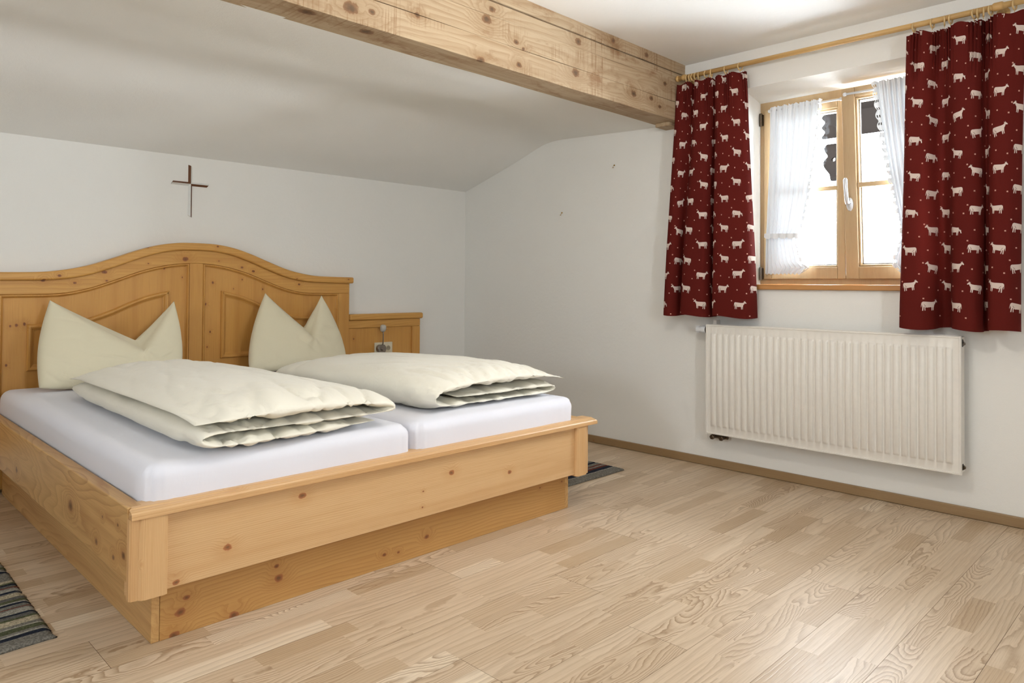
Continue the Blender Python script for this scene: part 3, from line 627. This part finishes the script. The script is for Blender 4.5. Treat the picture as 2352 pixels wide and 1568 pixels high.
def vrod(name, label, y0, y1, z, x):
    bm = lathe((x, y0, z), (0, 1, 0), [(0, .0055), (y1-y0, .0055)], 14)
    for y in (y0, y1): lathe((x, y-.009, z), (0, 1, 0), [(0, .004), (.003, .0085), (.009, .0095), (.015, .0085), (.018, .004)], 14, bm)
    tag(obj(name, bm, white_plastic, smooth=True, loc=(x, (y0+y1)/2, z)), label, 'curtain rod', 'white net curtain rods')
vrod('net_curtain_rod', 'thin white rod holding the net curtain on the left sash', -2.70, -2.322, 1.945, .158)
vrod('net_curtain_rod', 'thin white rod holding the net curtain on the tilted right sash', -3.14, -2.742, 1.948, .094)
# ------------------------------------------------------------------ bed
XC = -2.015
def bed():
    R = thing('double_bed', (XC, -1.05, 0), 'honey coloured pine double bed with an arched panelled headboard', 'bed')
    xl, xr, yf = -2.965, -1.065, -2.07
    for s in (-1, 1):
        o_ = xl if s < 0 else xr; a, b = sorted((o_, o_-s*.04)); obj('side_rail', box(a, b, -2.035, -.05, .196, .3935), pine_rail, R, bevel=.004)
        o_ = (xl if s < 0 else xr)-s*.0744; a, b = sorted((o_, o_-s*.022)); obj('plinth_side', box(a, b, -2.002, -.05, .0, .21), pine_rail, R, bevel=.002)
        o_ = xl if s < 0 else xr
        # corner post with moulded outer edge
        bm = bmesh.new(); w = .095
        P = [(0, .0), (0, -.016), (.004, -.022), (.013, -.024), (.020, -.0245), (.026, -.032), (.036, -.036), (w-.012, -.036), (w-.003, -.033), (w, -.024), (w, 0)]
        pts = [(o_-s*a, -2.034+b) for a, b in P]
        A = [bm.verts.new((x, y, .152)) for x, y in pts]; B_ = [bm.verts.new((x, y, .366)) for x, y in pts]; bm.faces.new(A); bm.faces.new(B_[::-1])
        for k in range(len(P)): k2 = (k+1) % len(P); bm.faces.new((A[k], A[k2], B_[k2], B_[k]))
        obj('corner_post', bm, pine['z'], R)
    obj('foot_panel', box(xl+.09, xr-.09, -2.053, -2.033, .158, .366), pine_panel, R, bevel=.002)
    obj('foot_rail', box(xl+.001, xr-.001, -2.034, -2.016, .16, .366), pine['x'], R)
    obj('plinth_front', box(xl+.0744+.0225, xr-.0744-.0225, -2.0024, -1.98, 0, .2), wood('pine_plinth', 'x', (192, 146, 86), (156, 104, 50), knots=KN['plinth'], flat=1, ringf=26, lines=90, off=8.8, small=1.1, knotc=(86, 48, 28)), R, bevel=.0015)
    # cap moulding of the footboard, profile swept along x
    P = [(-1.988, .3925), (-2.040, .3935), (-2.048, .3930), (-2.052, .3905), (-2.058, .3895), (-2.064, .3885), (-2.070, .3860), (-2.0735, .3815), (-2.074, .3670), (-1.988, .3670)]
    bm = bmesh.new(); A = [bm.verts.new((xl-.001+(.010 if y > -2.05 else 0), y, z)) for y, z in P]; B_ = [bm.verts.new((xr+.042+(-.008 if z > .385 else 0), y, z)) for y, z in P]; bm.faces.new(A); bm.faces.new(B_[::-1])
    for k in range(len(P)): k2 = (k+1) % len(P); bm.faces.new((A[k], A[k2], B_[k2], B_[k]))
    obj('footboard_cap', bm, pine['x'], R)
    # headboard
    T_ = [(0, 1.207), (.1, 1.204), (.2, 1.188), (.3, 1.158), (.41, 1.116), (.53, 1.073), (.65, 1.046), (.78, 1.034), (1.1, 1.030)]
    B2 = [(0, 1.167), (.1, 1.163), (.2, 1.145), (.3, 1.112), (.41, 1.068), (.53, 1.025), (.65, 1.002), (.78, .995), (1.1, .990)]
    F_ = [(0, 1.096), (.1, 1.090), (.2, 1.072), (.3, 1.043), (.41, 1.0), (.52, .96), (.63, .935), (.75, .928), (1.1, .926)]
    def sm(tab):
        P_ = cat([Vector((a, b, 0)) for a, b in tab], 10); P_ = [(p[0], p[1]) for p in P_]; return lambda x: interp(P_, abs(x-XC))
    top, cb, fb = sm(T_), sm(B2), sm(F_)
    HBR = XC+.977; HBL = XC-.977
    hb = obj('headboard_panel', band(bmesh.new(), lambda x: cb(x), lambda x: .02, HBL+.01, HBR-.01, -.036, -.02), hz, R)
    obj('top_rail', band(bmesh.new(), lambda x: cb(x)+.001, fb, HBL, HBR, -.052, -.0365, 140), hx, R, bevel=.003)
    obj('arched_cap', band(bmesh.new(), top, cb, HBL-.018, HBR+.018, -.078, -.012, 140), hx, R, bevel=.010, seg=4)
    for a, b, h in ((HBL, HBL+.078, fb), (XC-.037, XC+.037, fb), (HBR-.078, HBR, fb)):
        obj('stile', band(bmesh.new(), lambda x: h(x), lambda x: .02, a, b, -.052, -.0365, 8), hz, R, bevel=.003)
    # thin moulding along the inner edge of the frame
    def mould(pts, w, name, par, hgt=.011, ybase=-.036, mat=hz):
        bm = bmesh.new(); pts = [Vector((x, 0, z)) for x, z in pts]; rows = []; n = len(pts)
        cx = sum(p.x for p in pts)/n; 
        for i, p in enumerate(pts):
            a, b = pts[(i-1) % n], pts[(i+1) % n]; d1 = (p-a).normalized(); d2 = (b-p).normalized()
            n1 = Vector((-d1.z, 0, d1.x)); n2 = Vector((-d2.z, 0, d2.x)); nn = (n1+n2).normalized(); k = 1/max(.5, nn.dot(n1)); nn = nn*k
            rows.append([bm.verts.new(p+nn*w*f+Vector((0, ybase-h, 0))) for f, h in ((0, 0), (0, hgt*.55), (.18, hgt), (.42, hgt), (.62, hgt*.75), (.82, hgt*.3), (1, hgt*.15), (1, 0))])
        for i in range(n):
            A, B_ = rows[i], rows[(i+1) % n]
            for k in range(8): bm.faces.new((A[k], B_[k], B_[(k+1) % 8], A[(k+1) % 8]))
        return obj(name, bm, mat, par)
    for s in (-1, 1):
        C_ = cat([Vector((a, b, 0)) for a, b in [(.143, .944), (.24, .922), (.33, .889), (.42, .848), (.52, .811), (.60, .793), (.69, .786)]], 8); C_ = [(p[0], p[1]) for p in C_]
        L = [(.143, .563)]+C_+[(.787, .785), (.787, .563)]
        pts = [(XC+s*a, b) for a, b in L]
        if s > 0: pts = pts[::-1]
        mould(pts, .030, 'panel_moulding', hb, .019)
        E_ = [(.037, .22)]+[(.037+(.899-.037)*i/60, fb(XC+.037+(.899-.037)*i/60)) for i in range(61)]+[(.899, .22)]
        pts = [(XC+s*a, b) for a, b in E_]
        if s > 0: pts = pts[::-1]
        mould(pts, .017, 'frame_moulding', hb, .017, -.0365, hz)
    # bedside wing on each side
    for s in (-1, 1):
        X = lambda a: XC+s*a
        def bx(a, b, y0, y1, z0, z1): p, q = sorted((X(a), X(b))); return box(p, q, y0, y1, z0, z1)
        wg = obj('bedside_wing', bx(.978, 1.560, -.034, -.014, .2, .748), hz, R, bevel=.002)
        obj('wing_cap', bx(.978, 1.577, -.062, -.008, .750, .791), hx, wg, bevel=.012, seg=4)
        obj('wing_rail', bx(.978, 1.560, -.046, -.034, .698, .749), hx, wg, bevel=.004)
        obj('wing_stile', bx(.978, 1.036, -.046, -.034, .2, .6975), hz, wg, bevel=.004); obj('wing_stile', bx(1.492, 1.560, -.046, -.034, .2, .6975), hz, wg, bevel=.004)
bed()
# ------------------------------------------------------------------ mattresses
def mattress(name, label, x0, x1, y0, y1, z0, z1, seed):
    bm = bmesh.new(); cr = .055
    def outline(ins):
        pts = []; r = max(cr-ins, .004)
        for (cx, cy, a0) in ((x1-ins-r, y1-ins-r, 0), (x0+ins+r, y1-ins-r, PI/2), (x0+ins+r, y0+ins+r, PI), (x1-ins-r, y0+ins+r, 1.5*PI)):
            for k in range(9): a = a0+PI/2*k/8; pts.append((cx+r*math.cos(a), cy+r*math.sin(a)))
        out = []; n = len(pts)
        for i in range(n):
            p, q = pts[i], pts[(i+1) % n]; m_ = 40 if i % 9 == 8 else 1
            for k in range(m_): out.append((p[0]+(q[0]-p[0])*k/m_, p[1]+(q[1]-p[1])*k/m_))
        return out
    R_ = .042; lev = [(0.012, z0), (0, z0+.012)]+[(0, z0+(z1-R_-z0)*k/6) for k in range(1, 7)]+[(R_*(1-math.cos(a)), z1-R_+R_*math.sin(a)) for a in [PI/2*k/6 for k in range(1, 7)]]
    lev += [(R_+.02, z1+.0010), (.12, z1+.003), (.22, z1+.0045), (.35, z1+.0055), (.43, z1+.006)]
    rings = []
    for ins, z in lev:
        row = []
        for (x, y) in outline(ins):
            e = 0 if ins > .3 else 1; k = .004*noise.noise(Vector((x*9, y*4, z*7+seed)))*e
            cxm, cym = (x0+x1)/2, (y0+y1)/2; d = Vector((x-cxm, y-cym, 0)).normalized()
            cor = max(0, 1-min(math.dist((x, y), c) for c in ((x0, y0), (x1, y0)))/.14); k += cor*.005*math.sin((x-y)*170+z*14)*(1 if ins < .02 else .3)
            row.append(bm.verts.new((x+d.x*k, y+d.y*k, z+.0015*noise.noise(Vector((x*6, y*6, seed))))))
        rings.append(row)
    n = len(rings[0])
    for A, B_ in zip(rings, rings[1:]):
        for k in range(n): bm.faces.new((A[k], A[(k+1) % n], B_[(k+1) % n], B_[k]))
    bm.faces.new(rings[0][::-1]); bm.faces.new(rings[-1])
    tag(obj(name, bm, sheet_m, smooth=True, loc=((x0+x1)/2, (y0+y1)/2, z0)), label, 'mattress', 'mattresses of the double bed')
mattress('mattress', 'left mattress of the double bed under a white fitted sheet', -2.918, -2.021, -2.028, -.085, .262, .491, 1)
mattress('mattress', 'right mattress of the double bed under a white fitted sheet', -2.010, -1.112, -2.028, -.085, .262, .491, 6)
# ------------------------------------------------------------------ pillows
def pillow(name, label, bl, br, tl, tr, V, av, th, yb, yt, seed):
    """bl, br: bottom x; tl, tr: ear tips (x, z); V: notch (x, z)"""
    n = 80; zb = .498; lean = (yt-yb)
    bm = bmesh.new(); grids = []
    for side in (-1, 1):
        g = []
        for j in range(n+1):
            b = j/n; row = []
            for i in range(n+1):
                a = i/n; vx, vz = V
                if side > 0: vz = vz+.035
                if a < av: k = a/av; tx, tz = tl[0]+(vx-tl[0])*k, tl[1]+(vz-tl[1])*(k**.93)
                else: k = (a-av)/(1-av); tx, tz = vx+(tr[0]-vx)*k, vz+(tr[1]-vz)*(k**1.05)
                bx = bl+(br-bl)*a; x = bx+(tx-bx)*b**1.15; z = zb+(tz-zb)*b
                x += (a-.5)*2*.022*math.sin(PI*b)                               # rounded sides
                z += .018*(2*a-1)**4*(1-b)**3                                    # lifted bottom corners
                wa = max(0, 4*a*(1-a))**.42; q = abs(2*b-1); wb = (max(0, 1-q**3.2))**.5 if b < .5 else max(0, 1-((b-.5)*2)**5)**.5*.9+.1*wa
                tip = 1-.35*b*abs(2*a-1); w = th*wa*wb*tip
                if b == 1: w *= .35
                y = yb+lean*((z-zb)/.42)+side*w
                nz = noise.noise(Vector((x*7, z*5, seed)))*.007-(1-abs(noise.noise(Vector((x*4, z*11, seed+9)))))**10*.006+noise.noise(Vector((x*19, z*11, seed+3)))*.0028
                ddx, ddz = x-V[0], z-V[1]; rr = math.hypot(ddx, ddz); ang = math.atan2(ddz, ddx)
                crease = math.sin(ang*6+seed)*.005*math.exp(-(rr/.13)**2)
                y += side*(nz+crease)*wa*min(1, w/.02)
                row.append(bm.verts.new((x, y, z)))
            g.append(row)
        grids.append(g)
    for gi, g in enumerate(grids):
        for j in range(n):
            for i in range(n): f = (g[j][i], g[j][i+1], g[j+1][i+1], g[j+1][i]); bm.faces.new(f if gi == 0 else f[::-1])
    A, B_ = grids
    for j in range(n): bm.faces.new((A[j][0], A[j+1][0], B_[j+1][0], B_[j][0])); bm.faces.new((A[j+1][n], A[j][n], B_[j][n], B_[j+1][n]))
    for i in range(n): bm.faces.new((A[0][i+1], A[0][i], B_[0][i], B_[0][i+1])); bm.faces.new((A[n][i], A[n][i+1], B_[n][i+1], B_[n][i]))
    bmesh.ops.remove_doubles(bm, verts=bm.verts, dist=.0004)
    bmesh.ops.smooth_vert(bm, verts=bm.verts, factor=.5, use_axis_x=True, use_axis_y=True, use_axis_z=True)
    tag(obj(name, bm, pillow_m, smooth=True, loc=((bl+br)/2, (yb+yt)/2, zb)), label, 'pillow', 'pillows propped against the headboard')
pillow('pillow', 'cream pillow with two peaked ears, the wider one at the left of the headboard', -2.815, -2.205, (-2.745, .905), (-2.185, .895), (-2.385, .668), .62, .10, -.36, -.19, 1)
pillow('pillow', 'cream pillow with two peaked ears, the narrower one at the right of the headboard', -1.835, -1.225, (-1.675, .935), (-1.315, .92), (-1.455, .690), .60, .10, -.33, -.18, 4)
# ------------------------------------------------------------------ folded duvets
def duvet(name, label, path, Hs, y0, y1, tipr, seed, lead):
    """path: cross-section of the folded cloth (x, z) from its lowest edge to its top edge; Hs half thickness; lead: how far each point reaches to the front"""
    n, m = 210, 150
    P0 = cat([Vector((a, 0, b)) for a, b in path], 16); P, L = resample(P0, n); zlo = min(p.z for p in P)
    key = []; acc = [0]
    for i in range(1, len(P0)): acc.append(acc[-1]+(P0[i]-P0[i-1]).length)
    ks = [(acc[i*16]/acc[-1], Hs[i], lead[i]) for i in range(len(path))]
    Hf = [(k[0], k[1]) for k in ks]; Lf = [(k[0], k[2]) for k in ks]
    nr = []
    for i in range(n):
        d = (P[min(i+1, n-1)]-P[max(i-1, 0)]).normalized(); nr.append(Vector((-d.z, 0, d.x)))
    bm = bmesh.new(); G = []
    for side in (1, -1):
        g = []
        for j in range(m+1):
            t = j/m; tt = .5-.5*math.cos(PI*t); row = []       # t 0 back .. 1 front
            for i in range(n):
                s = i/(n-1); h = interp(Hf, s); es = min(s, 1-s)/.10; es = math.sqrt(max(0, 1-(1-min(1, es))**2)); yy = y0+(y1+interp(Lf, s)-y0)*tt
                dy = min(tt*(y0-y1), (1-tt)*(y0-y1)); et = math.sqrt(max(0, 1-(1-min(1, dy/.16))**2))
                w = h*(es*.97+.03)*(et*.96+.04)
                c = P[i]; sag = (1-.16*(1-min(1, dy/.22))**2)*(tipr+(1-tipr)*min(1, tt*1.5)**.8)
                z = zlo+(c.z-zlo)*sag; x = c.x+(.008+.03*(1-tt) if seed < 2 else 0)
                top = max(0, (c.z-zlo)/.12-.3)
                f = 1-min(1, (1-tt)*(y0-y1)/.32)                       # near the front end
                bk = 1-min(1, tt*(y0-y1)/.30)
                wr = noise.noise(Vector((s*L*16, yy*3.2, seed)))*.010*(.35+.9*f+.3*bk)+noise.noise(Vector((s*L*38, yy*9, seed+2)))*.004*(.4+1.3*f)
                wr += noise.noise(Vector((x*3.2, yy*3.2, seed+4)))*.008
                wr -= (1-abs(noise.noise(Vector((s*L*9+yy*2, yy*2.2, seed+7)))))**9*.016*(.35+.9*f+.4*bk)
                wr -= (1-abs(noise.noise(Vector((s*L*20-yy*5, yy*4.5, seed+8)))))**12*.011*(.1+1.2*f)
                wr *= min(1, w/.012)
                v = Vector((x, yy, z))+nr[i]*side*(w+wr*(.8 if side*nr[i].z > 0 or True else .2))
                if v.z < .4985: v.z = .4985+.001*noise.noise(Vector((x*9, yy*9, 0)))
                row.append(bm.verts.new(v))
            g.append(row)
        G.append(g)
    for gi, g in enumerate(G):
        for j in range(m):
            for i in range(n-1): f = (g[j][i], g[j][i+1], g[j+1][i+1], g[j+1][i]); bm.faces.new(f if gi == 0 else f[::-1])
    A, B_ = G
    for j in range(m): bm.faces.new((A[j][0], A[j+1][0], B_[j+1][0], B_[j][0])); bm.faces.new((A[j+1][n-1], A[j][n-1], B_[j][n-1], B_[j+1][n-1]))
    for i in range(n-1): bm.faces.new((A[0][i+1], A[0][i], B_[0][i], B_[0][i+1])); bm.faces.new((A[m][i], A[m][i+1], B_[m][i+1], B_[m][i]))
    c = (sum(p.x for p in P)/n, (y0+y1)/2, .495)
    return tag(obj(name, bm, duvet_m, smooth=True, loc=c), label, 'duvet', 'folded duvets on the bed')
duvet('duvet', 'folded cream duvet on the left mattress, its seamed edge facing left',
      [(-2.17, .516), (-2.40, .516), (-2.62, .518), (-2.745, .524), (-2.785, .545), (-2.735, .562), (-2.5, .556), (-2.3, .552), (-2.17, .552), (-2.115, .566), (-2.16, .588), (-2.35, .610), (-2.55, .614), (-2.69, .606), (-2.80, .598)],
      [.014, .020, .022, .022, .021, .020, .018, .018, .018, .020, .026, .036, .040, .034, .018], -.62, -2.045, .9, 1.3, [.05, .02, .0, -.01, .0, .01, .02, .03, .02, .01, .01, .0, -.01, .0, .015])
duvet('duvet', 'folded cream duvet on the right mattress, its rounded fold facing left',
      [(-1.74, .551), (-1.6, .550), (-1.4, .550), (-1.22, .549), (-1.165, .535), (-1.21, .516), (-1.45, .513), (-1.70, .515), (-1.82, .522), (-1.868, .549), (-1.845, .586), (-1.75, .606), (-1.55, .618), (-1.36, .616), (-1.22, .600), (-1.135, .582)],
      [.012, .016, .018, .018, .018, .016, .016, .016, .020, .026, .032, .038, .042, .038, .028, .016], -.70, -1.965, .57, 6.1, [.03, .02, .02, .02, .02, .02, .03, .03, .02, .0, .0, .0, .0, .0, .0, -.01])
# ------------------------------------------------------------------ cross, socket, reading lamp, hooks
def cross():
    R = thing('wall_cross', (-2.037, 0, 1.538), 'slim brown and silver cross on the wall above the headboard', 'cross')
    bm = bmesh.new(); cx, cz = -2.037, 1.537; w = .0105; d = .013
    def arm(dx, dz, L, cut, la, lb):
        # axis direction (dx,dz); two facets either side of a ridge
        px, pz = -dz, dx
        def P(a, s, y): return bm.verts.new((cx+dx*a+px*s*w, y, cz+dz*a+pz*s*w))
        a1, a2 = L+cut*.006, L-cut*.006
        c0 = P(0, 0, -d); r1 = P(L, 0, -d); A0 = P(w, 1, -.002); A1 = P(a1, 1, -.002); B0 = P(w, -1, -.002); B1 = P(a2, -1, -.002)
        f = bm.faces.new((c0, r1, A1, A0)); f.material_index = la; f = bm.faces.new((c0, B0, B1, r1)); f.material_index = lb
        f = bm.faces.new((r1, B1, A1)); f.material_index = lb; A0b = P(w, 1, 0); A1b = P(a1, 1, 0); B0b = P(w, -1, 0); B1b = P(a2, -1, 0)
        for q, mi in (((A0, A1, A1b, A0b), la), ((B1, B0, B0b, B1b), lb), ((A1, B1, B1b, A1b), la)): f = bm.faces.new(q); f.material_index = mi
    arm(0, 1, .100, 1, 0, 1); arm(0, -1, .180, 1, 0, 1); arm(-1, 0, .098, 1, 1, 0); arm(1, 0, .098, 1, 1, 0)
    obj('bevelled_arms', bm, [cross_brown, cross_light], R)
cross()
def socket():
    R = thing('wall_socket', (-.76, -.035, .555), 'cream double power socket on the bedside panel right of the bed', 'power socket')
    x0, x1, z0, z1 = -.833, -.688, .516, .597
    obj('cover_plate', box(x0, x1, -.044, -.034, z0, z1), cream_plastic, R, bevel=.005, seg=3)
    for cx in (x0+.038, x1-.038):
        bm = box(cx-.028, cx+.028, -.047, -.044, .528, .585); obj('socket_insert', bm, cream_plastic, R, bevel=.002)
        bm = lathe((cx, -.0475, .556), (0, -1, 0), [(0, .020), (.001, .020), (.001, .0175), (-.0003, .0165)], 28); obj('socket_ring', bm, cream_plastic, R)
        bm = lathe((cx, -.0472, .556), (0, -1, 0), [(0, .0165), (.0004, .0165)], 28); obj('socket_well', bm, plain('socket_shade', (168, 158, 134), .6), R)
        bm = lathe((cx-.006, -.0478, .556), (0, -1, 0), [(0, .0022), (.0006, .0022)], 10); lathe((cx+.006, -.0478, .556), (0, -1, 0), [(0, .0022), (.0006, .0022)], 10, bm); obj('pin_hole', bm, black_m, R)
socket()
def reading_lamp():
    R = thing('reading_lamp', (-.80, -.05, .56), 'small steel reading lamp with a frosted shade on the bedside panel', 'lamp')
    obj('base_disc', lathe((-.800, -.047, .557), (0, -1, 0), [(0, .026), (.022, .026), (.024, .024), (.024, .010)], 32), steel, R)
    obj('front_disc', lathe((-.802, -.071, .556), (-.05, -1, 0), [(0, .008), (.014, .008), (.014, .030), (.018, .031), (.020, .029)], 32), steel, R)
    obj('switch_knob', lathe((-.803, -.091, .556), (-.05, -1, 0), [(0, .011), (.012, .011), (.014, .009)], 24), steel, R)
    obj('stem', tube([(-.802, -.092, .585), (-.803, -.097, .62), (-.804, -.099, .66), (-.805, -.099, .672)], .0036, 12), steel, R, smooth=True)
    obj('lamp_shade', lathe((-.807, -.096, .672), (.05, -.12, 1), [(0, .010), (.004, .017), (.020, .0205), (.038, .0195), (.045, .013), (.047, .006)], 28), frost, R, smooth=True)
    obj('lamp_holder', lathe((-.806, -.097, .668), (.05, -.12, 1), [(0, .0055), (.024, .0065), (.026, .004)], 16), steel, R)
    obj('shade_clip', tube([(-.792, -.10, .694), (-.772, -.10, .686)], .0012, 8), steel, R)
reading_lamp()
def hook(y, z, label):
    R = thing('wall_hook', (0, y, z), label, 'hook', 'brass screw hooks in the wall')
    obj('screw_eye', lathe((0, y, z+.006), (-1, 0, 0), [(0, .004), (.004, .0045), (.006, .003)], 14), brass, R)
    obj('hook_wire', tube([(-.002, y, z+.005), (-.010, y, z+.003), (-.012, y+.001, z-.004), (-.010, y+.001, z-.010), (-.015, y+.002, z-.012), (-.018, y+.003, z-.008)], .0016, 8), brass, R, smooth=True)
hook(-1.395, 1.729, 'tiny brass wall hook, the upper one, just left of the curtain')
hook(-.968, 1.462, 'tiny brass wall hook, the lower one, nearer the room corner')
# ------------------------------------------------------------------ rag rugs
G1, G2, CR, NV, OL, RD, LB_ = (136, 132, 122), (108, 106, 100), (196, 184, 156), (44, 50, 62), (96, 100, 74), (116, 62, 50), (176, 172, 158)
STR = [(G1, .045), (NV, .022), (LB_, .014), (G1, .016), (OL, .024), (LB_, .010), (G1, .020), (CR, .034), (OL, .008), (G2, .022), (NV, .014), (LB_, .030), (G1, .010), (RD, .008), (G1, .016), (NV, .018), (LB_, .014), (OL, .018), (G2, .016), (CR, .030), (G1, .014), (NV, .010), (LB_, .02), (G1, .012), (RD, .014), (G2, .012), (NV, .014), (OL, .018), (CR, .02), (G1, .024)]
def rug(name, label, x0, x1, y0, y1, seed, strips=STR):
    t = NT('rag_rug_'+str(seed)); at = t.n('ShaderNodeAttribute', attribute_name='yarn'); P = t.coord()
    wv = t.noise(t.vmath('MULTIPLY', P, (190, 260, 40)), 1, 2, .6); c = t.mix(t.smooth(wv, .35, .65), t.mix(1, at.outputs['Color'], (.55, .55, .55, 1), 'MULTIPLY'), at.outputs['Color'])
    t.bsdf(c, .95, 0, t.bump(wv, .004, 1), .1)
    bm = bmesh.new(); lay = bm.loops.layers.float_color.new('yarn'); R_ = random.Random(seed); rows = []; y = y0; cols = []; k = 0; nx = 60
    while y < y1:
        c, w = strips[k % len(strips)]; w *= R_.uniform(.9, 1.1); q = max(2, int(w/.006))
        for j in range(q): rows.append(y+w*j/q); cols.append(c)
        y += w; k += 1
    rows.append(y); g = []
    for j, y in enumerate(rows):
        ea = .006*noise.noise(Vector((y*30, 1, seed)))+.003*(j % 2); eb = .006*noise.noise(Vector((y*30, 9, seed)))+.003*(j % 2); row = []
        for i in range(nx+1):
            u = i/nx; x = x0-ea+(x1+eb-x0+ea)*u
            z = .011+.0015*math.sin(j*2.1)+.002*noise.noise(Vector((x*14, y*14, seed)))
            if i in (0, nx) or j in (0, len(rows)-1): z = .0005
            elif j == 1 or i in (1, nx-1): z = .009
            row.append(bm.verts.new((x, y+.004*noise.noise(Vector((x*6, y*2, seed))), z)))
        g.append(row)
    for j in range(len(rows)-1):
        for i in range(nx):
            f = bm.faces.new((g[j][i], g[j][i+1], g[j+1][i+1], g[j+1][i])); cc = lin(*cols[j])
            for l in f.loops: l[lay] = cc
    bm.verts.ensure_lookup_table()
    per = g[0]+[r_[-1] for r_ in g[1:]]+g[-1][-2::-1]+[r_[0] for r_ in g[-2:0:-1]]; bm.faces.new(per[::-1])
    tag(obj(name, bm, t.m, smooth=True, loc=((x0+x1)/2, (y0+y1)/2, 0)), label, 'rug', 'striped rag rugs beside the bed')
rug('rag_rug', 'striped grey and blue rag rug on the floor left of the bed', -3.62, -3.066, -1.785, -.5, 3)
rug('rag_rug', 'striped grey and blue rag rug on the floor right of the bed, mostly hidden', -.985, -.425, -1.79, -.5, 5, [(G1, .055), (LB_, .008), (NV, .034), (RD, .012), (G1, .018), (RD, .014), (G1, .03), (NV, .03), (G1, .02)]+STR[5:])
